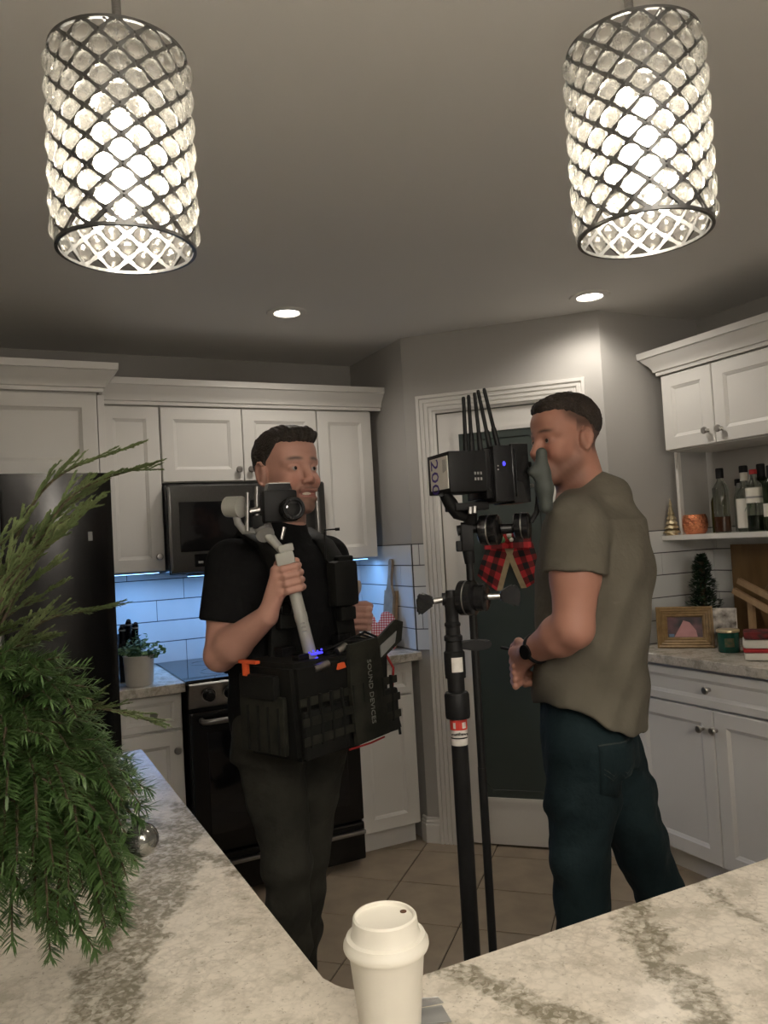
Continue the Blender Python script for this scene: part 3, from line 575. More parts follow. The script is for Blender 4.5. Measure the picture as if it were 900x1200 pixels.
# plush ornament stack in red and white
ps = thing('towel_stack', 'stack of folded white and red christmas towels beside candle', 'towels', (2.655, 2.085, .9145), math.radians(-50))
for k, (z, h, w, m) in enumerate(((0, .03, .085, 'paper'), (.03, .016, .088, 'red'), (.046, .034, .088, 'paper'), (.08, .03, .084, None))):
    mm = m or mat('dark_red_print', (.022, .012, .010), .8, noise=(34, (.16, .012, .012), 1))
    B().box((-w, -.06, z+.0004), (w, .06, z+h), .011).make('towel', mm, ps, 40)
bdb = B().prism([(-.2, 0), (.2, 0), (.2, .43), (-.2, .43)], 0, .018); o = bdb.make('chopping_board', 'brownwood')
o.matrix_world = T(3.055, 2.36, .9145) @ Matrix(((0, 0, 1, 0), (-1, 0, 0, 0), (0, 1, 0, 0), (0, 0, 0, 1))); tag(o, 'large brown wooden board standing against the bar backsplash', 'cutting board')
st = thing('wooden_stand', 'crossed pale wooden slat stand in front of brown board', 'stand', (2.90, 2.30, .9145))
for (y0, z0, y1, z1) in ((.12, .235, -.28, .05), (.09, .278, -.28, .115)):
    a = Vector((0, y0, z0)); c = Vector((0, y1, z1)); d = (c-a).normalized(); w = d.cross(Vector((1, 0, 0)))*.012
    B().sheet([a-w, c-w, c+w, a+w], .02).make('slat', 'wood', st)
B().box((-.0, .04, 0), (.02, .065, .20), .001).make('slat', 'wood', st); B().box((-.0, -.24, 0), (.02, -.215, .075), .001).make('slat', 'wood', st)
o = B().lathe([(0, 0), (.14, 0), (.145, .006), (.14, .014), (0, .014)], 40).make('round_board', 'brownwood', None, 40)
o.matrix_world = T(3.022, 2.25, .9145+.1465) @ RY(PI/2) @ T(0, 0, -.007); tag(o, 'round dark wooden board leaning on the brown board', 'cutting board')
# ------------------------------------------------------------------ bottle shelf items
SZ = 1.4035
def shelf_y(y): return y
gt = thing('gold_tree', 'champagne gold tiered ornament tree at end of shelf', 'ornament', (2.800, 2.660, SZ))
pr_ = [(0, 0), (.030, 0)]
b = B().lathe([(0, 0), (.026, 0), (.024, .012), (0, .012)], 20)
for k in range(6):
    z = .012+k*.021; r = .037-k*.0053
    for j in range(max(5, 10-k)):
        a = 2*PI*(j+.5*(k % 2))/max(5, 10-k); ca, sa = math.cos(a), math.sin(a)
        t0 = Vector((ca*r*1.12, sa*r*1.12, z-.004)); t1 = Vector((ca*r*.3, sa*r*.3, z+.026)); sd = Vector((-sa, ca, 0))*r*.42
        b.bm.faces.new([b.bm.verts.new(v) for v in (t0, t1+sd*.3, t0*.8+t1*.2+sd)]); b.bm.faces.new([b.bm.verts.new(v) for v in (t0, t0*.8+t1*.2-sd, t1-sd*.3)]); b.bm.faces.new([b.bm.verts.new(v) for v in (t0, t1-sd*.3, t1+sd*.3)])
    b.lathe([(0, z-.001), (r*.7, z), (r*.3, z+.024), (0, z+.024)], 14)
b.lathe([(0, .135), (.008, .138), (0, .172)], 8); b.make('tiers', 'gold', gt)
B().lathe([(0, 0), (.027, 0), (.027, .004), (0, .004)], 16).make('base', 'gold', gt)
lathe_thing('copper_vase', 'round hammered copper candle holder on the shelf', 'candle holder', (2.86, 2.578, SZ), [(0, 0), (.041, 0), (.050, .012), (.056, .042), (.054, .068), (.047, .088), (.044, .089), (.051, .066), (.052, .042), (.046, .014), (0, .006)], 'copper')
def bottle(label, x, y, r, h, glass, cap, neck=.013, liquid=None, labelmat=None, lz=(.3, .6), sh=.68, extra=None, capm='black'):
    t = thing('bottle', label, 'bottle', (x, y, SZ), 0, 'bottles on the open shelf')
    B().lathe([(0, 0), (r*.94, 0), (r, .006), (r, h*sh), (r*.85, h*(sh+.06)), (neck*1.25, h*(sh+.13)), (neck, h*(sh+.16)), (neck, h*.93), (neck*1.15, h*.935), (neck*1.15, h*.955), (neck, h*.96), (0, h*.96)], 24).make('glass', glass, t, 40)
    if liquid: B().lathe([(0, .005), (r*.93, .005), (r*.93, h*liquid[0]), (0, h*liquid[0])], 20).make('liquid', liquid[1], t, 40)
    B().lathe([(0, h-cap), (neck*1.28, h-cap), (neck*1.28, h-.004), (neck*1.1, h), (0, h)], 18).make('cap', capm, t, 40)
    if labelmat: B().lathe([(r+.0004, h*lz[0]), (r+.0008, h*lz[0]), (r+.0008, h*lz[1]), (r+.0004, h*lz[1])], 24).make('label', labelmat, t, 40)
    if extra: extra(t, r, h)
    return t
def leaf_mark(t, r, h):
    b = B(); ctr = math.radians(238); pts = [(-.018, .30), (.006, .34), (.019, .44), (.006, .43), (-.012, .36)]
    b.sheet([((r+.0012)*math.cos(ctr+p/r), (r+.0012)*math.sin(ctr+p/r), h*z) for p, z in pts]); b.make('leaf_mark', mat('leaf_print', (.02, .13, .06), .5, noise=(9, (.02, .11, .05), 1)), t)
def neck_label(t, r, h): B().lathe([(.0145, h*.77), (.0155, h*.77), (.0155, h*.90), (.0145, h*.90)], 16).make('neck_label', 'paper', t, 40)
def stripe(t, r, h): B().lathe([(r+.0009, h*.535), (r+.0014, h*.535), (r+.0014, h*.565), (r+.0009, h*.565)], 24).make('label_stripe', 'grey', t, 40)
bottle('olive tinted bottle partly hidden by the whisky bottle', 2.965, 2.545, .022, .205, 'oliveglass', .03, .010)
bottle('clear square-shouldered bottle a third full of brown spirit', 2.875, 2.438, .034, .285, 'bottleglass', .045, .013, (.25, 'whisky'), sh=.66)
bottle('slim clear bottle standing behind the brown spirit bottle', 2.975, 2.43, .021, .235, 'bottleglass', .03, .010, sh=.6)
bottle('thin clear bottle with grey cap among the shelf bottles', 2.945, 2.395, .019, .215, 'bottleglass', .022, .010, sh=.64, capm='grey')
bottle('clear bottle with green leaf label and white neck band', 2.90, 2.335, .036, .285, 'bottleglass', .03, .014, None, 'paper', (.06, .50), .54, lambda t, r, h: (leaf_mark(t, r, h), neck_label(t, r, h)))
bottle('tall dark bottle with a black capsule behind white label bottle', 2.985, 2.315, .033, .29, 'greenglass', .075, .014)
bottle('half empty bottle with tilted white label and red stopper', 2.875, 2.268, .034, .262, 'bottleglass', .02, .012, (.26, 'greenglass'), 'paper', (.46, .70), .70, stripe, 'red')
bottle('dark green wine bottle with pale label near shelf middle', 2.875, 2.185, .035, .27, 'greenglass', .05, .013, None, 'paper', (.22, .42))
# ------------------------------------------------------------------ bow hung on the pantry door
bw = thing('christmas_bow', 'red and black buffalo plaid bow with beige edging hung on pantry door', 'bow')
def dp(u, z, h=.0): return DM @ Vector((u, -.012-h, z))
def ribbon(name, pts, m, h=.004):
    bm = bmesh.new(); n = len(pts); V = [[bm.verts.new(dp(*p)) for p in row] for row in pts]; uv = bm.loops.layers.uv.new('UVMap')
    for i in range(n-1):
        for j in range(len(pts[0])-1):
            f = bm.faces.new((V[i][j], V[i+1][j], V[i+1][j+1], V[i][j+1]))
            for l, (a, c) in zip(f.loops, ((i, j), (i+1, j), (i+1, j+1), (i, j+1))): l[uv].uv = (a/(n-1), c/(len(pts[0])-1)*.6)
    me = bpy.data.meshes.new(name); bm.to_mesh(me); bm.free(); o = link(name, me, m, bw); s = o.modifiers.new('t', 'SOLIDIFY'); s.thickness = .003; return o
beige = mat('beige_trim', (.42, .33, .19), .8, noise=(50, (.36, .28, .16), 2))
def lerp(a, b, t): return tuple(a[i]+(b[i]-a[i])*t for i in range(len(a)))
def tail(a0, a1, b0, b1):                        # from edge a (top) to edge b (bottom), inner edge first
    rows = []
    for k in range(7):
        t = k/6; p, q = lerp(a0, b0, t), lerp(a1, b1, t); h = .012*math.sin(t*PI)+.004
        rows.append([(*lerp(p, q, s), h+.004*math.sin(s*PI)) for s in (0, .5, 1)])
    ribbon('ribbon_tail', rows, 'plaid')
    rows = [[(*lerp(a0, b0, k/6), .012*math.sin(k/6*PI)+.007), (lerp(a0, b0, k/6)[0]+(.028 if b0[0] > a0[0] else -.028)*-1*.9, lerp(a0, b0, k/6)[1]-.002, .012*math.sin(k/6*PI)+.007)] for k in range(7)]
    ribbon('ribbon_edge', rows, beige)
tail((.478, 1.400), (.375, 1.405), (.405, 1.19), (.318, 1.265))
tail((.475, 1.400), (.585, 1.405), (.545, 1.20), (.625, 1.245))
for s in (-1, 1):
    rows = []
    for k in range(9):
        a = k/8*2*PI; rows.append([(.475+s*(.055-.055*math.cos(a)), z, .03+.026*math.sin(a)) for z in (1.385+.0*a, 1.435, 1.485+.02*math.sin(a/2))])
    ribbon('bow_loop', rows, 'plaid')
B().sphere(dp(.475, 1.44, .04), .026, 12, (1, 1, 1.3)).make('knot', 'red', bw, 60)
for k in range(14):
    a = rng.uniform(0, 2*PI); r = rng.uniform(.02, .075); m = ['red', beige, 'paper', 'leafA'][k % 4]
    B().sphere(dp(.46+r*math.cos(a), 1.455+r*.55*math.sin(a), .055+rng.uniform(0, .015)), rng.uniform(.008, .014), 8).make('berry', m, bw, 60)
# ------------------------------------------------------------------ cup and packet on the island
cup = thing('paper_cup', 'white paper takeaway coffee cup with plastic lid on island', 'cup', (.362, .782, .9155))
B().lathe([(0, .004), (.029, .004), (.0295, 0), (.031, 0), (.0415, .106), (.0425, .108), (.0405, .108), (.030, .008), (0, .008)], 48).make('cup_body', 'paper', cup, 40)
B().lathe([(.0415, .1005), (.0452, .0995), (.0462, .102), (.0458, .106), (.0438, .109), (.0425, .1125), (.0378, .114), (.0362, .117), (.0345, .1315), (.0325, .1335), (.0310, .1325), (.0300, .1295), (.028, .1288), (0, .1288)], 56).make('lid', 'lid', cup, 35)
B().lathe([(0, 0), (.0036, 0), (.0036, .0008), (0, .0008)], 16, T(.0243*math.cos(.12), .0243*math.sin(.12), .1290)).make('sip_hole', mat('sip_hole_dark', (.09, .035, .012), .6, noise=(9, (.08, .03, .01), 1)), cup)
pk_ = thing('sugar_packet', 'small folded silver-white paper packet lying behind cup', 'packet', (.405, .80, .9155), math.radians(-20))
B().sheet([(-.03, -.012, .001), (.035, -.014, .001), (.03, .018, .001), (-.03, .016, .001)], .001).make('lower_flap', 'grey', pk_)
B().sheet([(-.03, .014, .003), (.032, .016, .006), (.024, .004, .020), (-.02, .0, .024)], .0008).make('raised_flap', mat('foil_paper', (.62, .62, .60), .3, .3, noise=(30, (.5, .5, .5), 2)), pk_)
# ------------------------------------------------------------------ implicit-surface modeller for bodies and cloth
class Field:
    def __init__(s, lo, hi, hx, zsteps):         # zsteps: [(z limit, step), ...]
        s.x = np.arange(lo[0], hi[0], hx, dtype=np.float32); s.y = np.arange(lo[1], hi[1], hx, dtype=np.float32)
        z = []; c = lo[2]
        for lim, st in zsteps:
            while c < lim: z.append(c); c += st
        s.z = np.array(z, np.float32); s.F = np.full((len(s.x), len(s.y), len(s.z)), .06, np.float32)
    def rng(s, lo, hi):
        out = []
        for k, a in enumerate((s.x, s.y, s.z)): out.append(slice(max(0, np.searchsorted(a, lo[k])-1), min(len(a), np.searchsorted(a, hi[k])+1)))
        return tuple(out)
    def op(s, fn, lo, hi, k=.02, mode='u'):
        pad = k+.012; sl = s.rng([v-pad for v in lo], [v+pad for v in hi])
        if any(q.stop-q.start < 1 for q in sl): return
        X = s.x[sl[0]][:, None, None]; Y = s.y[sl[1]][None, :, None]; Z = s.z[sl[2]][None, None, :]
        d = fn(X, Y, Z).astype(np.float32); A = s.F[sl]
        if mode == 'u':
            h = np.clip(.5+.5*(A-d)/k, 0, 1); s.F[sl] = A*(1-h)+d*h-k*h*(1-h)
        else:
            d = -d if mode == 's' else d
            h = np.clip(.5+.5*(d-A)/k, 0, 1); s.F[sl] = A*(1-h)+d*h+k*h*(1-h)
    def cone(s, a, b, ra, rb, k=.02, mode='u'):
        a = np.array(a, float); b = np.array(b, float); ba = b-a; L2 = ba@ba+1e-12; m = max(ra, rb)
        def fn(X, Y, Z):
            x, y, z = X-a[0], Y-a[1], Z-a[2]; t = np.clip((x*ba[0]+y*ba[1]+z*ba[2])/L2, 0, 1)
            return np.sqrt((x-t*ba[0])**2+(y-t*ba[1])**2+(z-t*ba[2])**2)-(ra+t*(rb-ra))
        s.op(fn, np.minimum(a, b)-m, np.maximum(a, b)+m, k, mode)
    def sleeve(s, a, b, ra, rb, k=.02):          # cone cut off flat at b
        a = np.array(a, float); b = np.array(b, float); ba = b-a; L2 = ba@ba; L1 = math.sqrt(L2); m = max(ra, rb)
        def fn(X, Y, Z):
            x, y, z = X-a[0], Y-a[1], Z-a[2]; u = (x*ba[0]+y*ba[1]+z*ba[2])/L2; t = np.clip(u, 0, 1.3)
            return np.maximum(np.sqrt((x-t*ba[0])**2+(y-t*ba[1])**2+(z-t*ba[2])**2)-(ra+t*(rb-ra)), (u-1)*L1)
        s.op(fn, np.minimum(a, b)-m, np.maximum(a, b)+m, k)
    def chain(s, pts, rad, k=.02, mode='u'):
        for i in range(len(pts)-1): s.cone(pts[i], pts[i+1], rad[i], rad[i+1], k, mode)
    def ell(s, c, ax, r, k=.02, mode='u'):       # ax: rows of axes
        c = np.array(c, float); ax = np.array(ax, float); r = np.array(r, float); m = np.sqrt(((ax*r[:, None])**2).sum(0))
        def fn(X, Y, Z):
            x, y, z = X-c[0], Y-c[1], Z-c[2]; q = [(x*a[0]+y*a[1]+z*a[2]) for a in ax]
            k0 = np.sqrt(sum((q[i]/r[i])**2 for i in range(3))); k1 = np.sqrt(sum((q[i]/r[i]**2)**2 for i in range(3)))+1e-6
            return k0*(k0-1)/k1
        s.op(fn, c-m, c+m, k, mode)
    def slabs(s, rings, side, front, k=.02, fold=0):   # stacked elliptical sections: (centre, half width, half depth), joined along z
        side = np.array(side, float); front = np.array(front, float); zc = np.array([r[0][2] for r in rings])
        o = np.argsort(zc); zc = zc[o]; C = np.array([list(rings[i][0]) for i in o]); Wd = np.array([rings[i][1] for i in o]); D = np.array([rings[i][2] for i in o]); m = max(Wd.max(), D.max())
        def fn(X, Y, Z):
            z = Z[0, 0]; cx = np.interp(z, zc, C[:, 0]); cy = np.interp(z, zc, C[:, 1]); w = np.interp(z, zc, Wd); d = np.interp(z, zc, D)
            x = X-cx; y = Y-cy; u = x*side[0]+y*side[1]; v = x*front[0]+y*front[1]
            p = 2.4; rr = ((np.abs(u)/w)**p+(np.abs(v)/d)**p)**(1/p); e = (rr-1)*np.minimum(w, d)
            if fold: e = e+fold*(np.sin(u*38+z*23+2*np.sin(z*9))*.5+np.sin(v*31-z*41+u*13)*.5)
            zz = np.maximum(zc[0]-z, z-zc[-1]); return np.where(zz > 0, np.sqrt(np.maximum(e, 0)**2+zz**2)+np.minimum(np.maximum(e, zz), 0), np.maximum(e, zz*.6))
        s.op(fn, (C-m).min(0)*[1, 1, 0]+[0, 0, zc[0]], (C+m).max(0)*[1, 1, 0]+[0, 0, zc[-1]], k)
    def cut(s, fn, k=.006):                      # keep where fn < 0
        d = fn(s.x[:, None, None], s.y[None, :, None], s.z[None, None, :]).astype(np.float32); d = np.broadcast_to(d, s.F.shape)
        h = np.clip(.5+.5*(d-s.F)/k, 0, 1); s.F = s.F*(1-h)+d*h+k*h*(1-h)
    def ripple(s, fn): s.F = s.F+np.where(s.F < .05, fn(s.x[:, None, None], s.y[None, :, None], s.z[None, None, :]), 0).astype(np.float32)
    def mesh(s, name):
        F = s.F; n = F.shape; neg = F < 0
        c = neg[:-1, :-1, :-1].astype(np.int8)
        cnt = np.zeros([k-1 for k in n], np.int8)
        for i in (0, 1):
            for j in (0, 1):
                for k in (0, 1): cnt += neg[i:n[0]-1+i, j:n[1]-1+j, k:n[2]-1+k]
        act = np.argwhere((cnt > 0) & (cnt < 8)); idx = np.full(cnt.shape, -1, np.int32); idx[tuple(act.T)] = np.arange(len(act))
        val = {}; 
        for i in (0, 1):
            for j in (0, 1):
                for k in (0, 1): val[i, j, k] = F[act[:, 0]+i, act[:, 1]+j, act[:, 2]+k]
        P = np.zeros((len(act), 3)); Wt = np.zeros(len(act)); cs = list(val)
        for a in cs:
            for ax in range(3):
                if a[ax]: continue
                b = list(a); b[ax] = 1; b = tuple(b); fa, fb = val[a], val[b]; m = (fa < 0) != (fb < 0)
                t = np.where(m, fa/(fa-fb+1e-12), 0); q = np.array([a]*len(act), float); q[:, ax] = t; P[m] += q[m]; Wt[m] += 1
        P /= np.maximum(Wt, 1)[:, None]; co = np.zeros_like(P)
        for k, arr in enumerate((s.x, s.y, s.z)): a0 = arr[act[:, k]]; co[:, k] = a0+P[:, k]*(arr[act[:, k]+1]-a0)
        Q = []
        for ax in range(3):
            a = [slice(None)]*3; b = [slice(None)]*3; a[ax] = slice(0, -1); b[ax] = slice(1, None)
            ed = np.argwhere(neg[tuple(a)] != neg[tuple(b)]); u, v = [(1, 2), (2, 0), (0, 1)][ax]
            ed = ed[(ed[:, u] > 0) & (ed[:, v] > 0) & (ed[:, u] < n[u]-1) & (ed[:, v] < n[v]-1)]
            fl = neg[tuple(ed.T)]; e = []
            for du, dv2 in ((0, 0), (-1, 0), (-1, -1), (0, -1)):
                p = ed.copy(); p[:, u] += du; p[:, v] += dv2; e.append(idx[tuple(p.T)])
            q = np.stack(e, 1); q[~fl] = q[~fl][:, ::-1]; Q.append(q)
        Q = np.concatenate(Q); Q = Q[(Q >= 0).all(1)]; me = bpy.data.meshes.new(name)
        me.vertices.add(len(co)); me.vertices.foreach_set('co', co.astype(np.float32).ravel()); me.loops.add(len(Q)*4); me.loops.foreach_set('vertex_index', Q.astype(np.int32).ravel())
        me.polygons.add(len(Q)); me.polygons.foreach_set('loop_start', np.arange(0, len(Q)*4, 4, dtype=np.int32)); me.update(calc_edges=True); me.validate()
        me.polygons.foreach_set('use_smooth', np.ones(len(me.polygons), bool)); return me, co
def paint(me, cols):
    at = me.color_attributes.new('Col', 'FLOAT_COLOR', 'POINT'); c = np.ones((len(me.vertices), 4), np.float32); c[:, :3] = cols[:len(me.vertices)]; at.data.foreach_set('color', c.ravel())
RH = np.array([CM[0, 0], CM[1, 0], 0]); RH /= np.linalg.norm(RH); FH = np.array([-RH[1], RH[0], 0])      # level right and away directions of the view
UPV = np.array([0, 0, 1.])
def facing(psi):                                  # psi: degrees turned towards picture right from facing the viewer
    a = math.radians(psi); f = RH*math.sin(a)-FH*math.cos(a); s = np.cross(UPV, f); return f, s    # forward, own left
class Head:
    def __init__(s, o, psi, pitch=0, sc=1.0, roll=0):
        f, l = facing(psi); p = math.radians(pitch); s.f = f*math.cos(p)+UPV*math.sin(p); s.u = -f*math.sin(p)+UPV*math.cos(p); s.s = l
        r = math.radians(roll); s.s, s.u = s.s*math.cos(r)+s.u*math.sin(r), s.u*math.cos(r)-s.s*math.sin(r)
        s.o = np.array(o); s.sc = sc; s.ax = np.array([s.f, s.s, s.u])
    def p(s, f, l, u): return s.o+(s.f*f+s.s*l+s.u*u)*s.sc
    def e(s, F, c, r, k, mode='u'): F.ell(s.p(*c), s.ax, np.array(r)*s.sc, k*s.sc, mode)
    def c(s, F, a, b, ra, rb, k, mode='u'): F.cone(s.p(*a), s.p(*b), ra*s.sc, rb*s.sc, k*s.sc, mode)
    def local(s, P): return ((P-s.o) @ s.ax.T)/s.sc
    def build(s, F, smile=False):
        s.e(F, (-.018, 0, .042), (.097, .075, .083), .02)            # cranium
        s.e(F, (.030, 0, -.030), (.060, .060, .088), .03)            # face
        s.e(F, (.045, 0, .045), (.048, .058, .045), .03)             # forehead
        for q in (-1, 1):
            s.c(F, (.0, q*.050, -.058), (.066, q*.014, -.104), .021, .018, .022)   # jaw
            s.e(F, (.056, q*.040, -.038), (.030, .023, .026 if not smile else .024), .018)    # cheek
            s.c(F, (.086, q*.010, .016), (.066, q*.048, .014), .0105, .009, .014)  # brow
            s.e(F, (-.012, q*.075, -.012), (.020, .011, .033), .008)               # ear
            rim = [(.004, .012), (-.004, .020), (-.016, .021), (-.026, .012), (-.029, -.004), (-.025, -.020), (-.014, -.034), (-.006, -.040)]
            for a, b in zip(rim, rim[1:]): s.c(F, (a[0], q*.083, a[1]), (b[0], q*.083, b[1]), .0042, .0042, .003)
            s.e(F, (-.012, q*.088, -.008), (.011, .006, .017), .003, 's')
        s.e(F, (.075, 0, -.108), (.022, .024, .018), .02)            # chin
        s.e(F, (.078, 0, -.078), (.022, .030, .024), .016)           # mouth mound
        for q in (-1, 1): s.e(F, (.094, q*.0305, -.004), (.015, .018, .010), .010, 's')   # sockets
        s.c(F, (.087, 0, .006), (.109, 0, -.036), .0085, .0115, .012)
        for q in (-1, 1): s.e(F, (.100, q*.0125, -.043), (.012, .008, .008), .008)
        for q in (-1, 1): s.e(F, (.098, q*.008, -.051), (.007, .0038, .004), .003, 's')
        for q in (-1, 1):                                            # eyelids
            s.e(F, (.073, q*.0305, -.004), (.0152, .0165, .0145), .004)
            s.e(F, (.0895, q*.0305, -.006), (.006, .0125, .0048 if not smile else .0037), .0025, 's')
        if smile:
            s.c(F, (.096, -.026, -.066), (.096, .026, -.066), .0055, .0055, .006); s.c(F, (.092, -.022, -.089), (.092, .022, -.089), .0075, .0075, .007)
            s.e(F, (.100, 0, -.0765), (.016, .027, .0068), .003, 's')
            for q in (-1, 1): s.c(F, (.092, q*.020, -.045), (.080, q*.036, -.074), .0045, .003, .008, 's')
        else:
            s.c(F, (.096, -.020, -.070), (.096, .020, -.070), .0055, .0055, .006); s.c(F, (.093, -.017, -.081), (.093, .017, -.081), .007, .007, .006)
            s.c(F, (.103, -.02, -.0755), (.103, .02, -.0755), .002, .002, .003, 's')
    def extras(s, parent, smile=False):
        for q in (-1, 1):
            B().sphere((0, 0, 0), .0128*s.sc, 16).make('eyeball', 'eye', parent, 80, s.p(.0750, q*.0305, -.005))
            B().sphere((0, 0, 0), .0068*s.sc, 12).make('iris', 'iris', parent, 80, s.p(.0822, q*.0305+.001, -.005))
        if smile:
            b = B()
            for k in range(-4, 5):
                a = k*.0058; b.sphere(s.p(.086-abs(a)**2*14, a, -.0735), .0044*s.sc, 8, (1, 1, 1.4))
            b.make('teeth', 'teeth', parent, 60)
    def colour(s, P, base, stubble, st_amt, lips, brow=(.03, .02, .014)):
        L = s.local(P); n = len(P); c = np.tile(np.array(base), (n, 1)); near = (np.abs(L) < .16).all(1)
        f, l, u = L.T; nz = np.sin(P[:, 0]*311+P[:, 2]*171)*np.sin(P[:, 1]*257-P[:, 2]*133)
        def mix(w, col):
            nonlocal c
            w = np.clip(w, 0, 1)[:, None]; c = c*(1-w)+np.array(col)*w
        red = np.exp(-(((u+.042)/.02)**2+((np.abs(l)-.038)/.022)**2))*near*(f > .03); mix(red*.35, (base[0]*1.05, base[1]*.72, base[2]*.68))
        mix(np.exp(-(((u+.036)/.014)**2+(l/.014)**2))*near*(f > .09)*.35, (base[0], base[1]*.7, base[2]*.65))
        jaw = 1/(1+np.exp((u+.060-.35*(np.abs(l) > .045)*np.maximum(0, .03-f))/.007))*near/(1+np.exp(-(f-.002)/.006))*(u > -.15); side = np.exp(-((f-.010)/.016)**2-((u+.045)/.032)**2)*(np.abs(l) > .03)
        mos = np.exp(-(((u+.061)/.006)**2+(l/.03)**2))*(f > .075)*near; mix(np.maximum(np.maximum(jaw, mos*.9), side*.6)*st_amt*(.94+.06*nz), stubble)
        lip = np.exp(-(((u+.0760)/.0105)**4+(l/.026)**4))*near*(f > .08); mix(lip*.85, lips)
        br = np.exp(-(((u-.019-.1*np.maximum(0, .03-np.abs(np.abs(l)-.03)))/.0045)**2+((np.abs(l)-.031)/.019)**4))*near*(f > .05); mix(br*.9, brow)
        mix(np.exp(-(((u+.006)/.006)**2+((np.abs(l)-.0305)/.016)**4))*near*(f > .06)*.45, (base[0]*.55, base[1]*.45, base[2]*.42))
        return c
def finger(F, pts, r0=.0098, r1=.0076, k=.003):
    n = len(pts); F.chain(pts, [r0+(r1-r0)*i/(n-1) for i in range(n)], k)
V3 = lambda v: np.array(v, float)
def unit(v): v = V3(v); return v/np.linalg.norm(v)
def grip_hand(F, wrist, c0, axis, out, back, order=1, sc=1.0, spread=.0185, span=.028):
    # fist round a rod: c0 index-finger centre on the rod, axis from index to little finger, out from rod to knuckles, back where the finger middles lie
    kn = []
    for i in range(4):
        c = V3(c0)+axis*spread*i*sc; w = 1-.06*abs(i-1); mcp = c+out*span*1.15*sc+back*.008*sc; kn.append(mcp)
        finger(F, [mcp, c+out*.014*sc+back*span*w*sc, c-out*.016*sc+back*span*.92*w*sc, c-out*.026*w*sc+back*.006*sc, c-out*.018*w*sc-back*.004*sc], .0098*sc, .0080*sc, .0022)
    for m in kn: F.cone(V3(wrist), m, .021*sc, .0118*sc, .010)
    F.cone(kn[0], kn[3], .011*sc, .0105*sc, .008)
    th = V3(c0)-axis*.008*sc; base = V3(wrist)*.55+kn[0]*.45-back*.012*sc
    finger(F, [base, th+out*.022*sc-back*.020*sc-axis*.004*sc, th-out*.006*sc-back*.024*sc-axis*.006, th-out*.022*sc-back*.016*sc-axis*.002], .0135*sc, .0095*sc, .004)
# ------------------------------------------------------------------ person in black with the gimbal
p1 = thing('person', 'smiling person in black t-shirt holding gimbal camera and wearing audio bag', 'person', (*W(345, 1000, 2.2).to_2d(), 0))
def place(o): o.parent = p_; o.matrix_parent_inverse = Matrix.Translation(p_.location).inverted(); return o
p_ = p1; bpy.context.view_layer.update()
f1, l1 = facing(45)
J = dict(pel=W(340, 848, 2.23), wst=W(336, 785, 2.23), cst=W(330, 700, 2.21), nck=W(332, 640, 2.21), rsh=W(272, 662, 2.12), lsh=W(382, 655, 2.32), rel=W(258, 768, 2.08), rwr=W(313, 722, 1.965),
         lel=W(396, 765, 2.42), lwr=W(410, 742, 2.32), rhp=W(314, 858, 2.17), lhp=W(370, 858, 2.29), rkn=W(336, 1012, 2.12), lkn=W(358, 1005, 2.27), ran=W(340, 1190, 2.2), lan=W(346, 1178, 2.36))
J = {k: V3(v) for k, v in J.items()}
h1 = Head(W(336.5, 551.5, 2.2), 40, 2, 1.0)
GA, GB = V3(W(335, 652, 1.955)), V3(W(365, 772, 1.955)); gax = unit(GB-GA)
camd = unit(V3(EYE)-(GA+GB)/2); gout = unit(np.cross(gax, camd)); gout = gout if gout@RH < 0 else -gout; gbk = unit(np.cross(gout, gax)); gbk = gbk if gbk@camd > 0 else -gbk
lo = np.min([v for v in J.values()], 0)-.2; hi = np.max([v for v in J.values()], 0)+.2
F = Field((lo[0], lo[1], .04), (hi[0], hi[1], 1.85), .0034, [(.95, .009), (1.52, .0034), (1.86, .0030)])
f_t, l_t = facing(42)
F.slabs([(J['pel']-[0, 0, .06], .155, .10), (J['pel']+[0, 0, .04], .155, .105), (J['wst'], .145, .10), (J['cst'], .165, .11), (J['cst']+[0, 0, .10], .165, .10), (J['nck']-[0, 0, .02], .09, .07)], l_t, f_t, .03)
F.cone(J['nck']-[0, 0, .04], h1.p(-.012, 0, -.05), .062, .056, .03)
for a, b in (('rsh', 'nck'), ('lsh', 'nck')): F.cone(J[a], J[b], .052, .05, .03)
F.chain([J['rsh'], J['rsh']*.5+J['rel']*.5, J['rel']], [.056, .05, .041], .02); F.chain([J['rel'], J['rel']*.7+J['rwr']*.3, J['rwr']], [.041, .046, .028], .016)
F.chain([J['lsh'], J['lel']], [.054, .040], .02); F.chain([J['lel'], J['lel']*.7+J['lwr']*.3, J['lwr']], [.040, .043, .028], .016)
for a, b, c in (('rhp', 'rkn', 'ran'), ('lhp', 'lkn', 'lan')): F.chain([J[a], J[b], J[c]], [.078, .05, .036], .03)
h1.build(F, True)
grip_hand(F, J['rwr'], GA+gax*.028, gax, gout, gbk)
LF = V3(W(424, 714, 2.27)); lax = unit(V3(W(424, 742, 2.26))-V3(W(424, 712, 2.27))); lout = -unit(f_t*.25+RH*.9); lout = unit(lout-lax*(lout@lax)); lbk = unit(np.cross(lout, lax)); lbk = lbk if lbk@(-FH) > 0 else -lbk
grip_hand(F, J['lwr'], LF, lax, lout, lbk, span=.022, spread=.0180)
me, co = F.mesh('body'); paint(me, h1.colour(co, (.50, .272, .212), (.15, .088, .064), .85, (.42, .17, .15)))
place(link('body', me, 'skin')); h1.extras(p1, True)
for n in ('eyeball', 'iris', 'teeth'):
    for o in [x for x in p1.children if x.name.startswith(n)]: place(o)
def hair(F, h, P, front, m, parent, name='hair'):
    me, co = F.mesh(name); return place(link(name, me, m))
M['hair'] = mat('dark_hair', (.020, .015, .011), .55, noise=(90, (.042, .030, .022), 4, (1, 1, .25)), bump=(190, .9, .01))
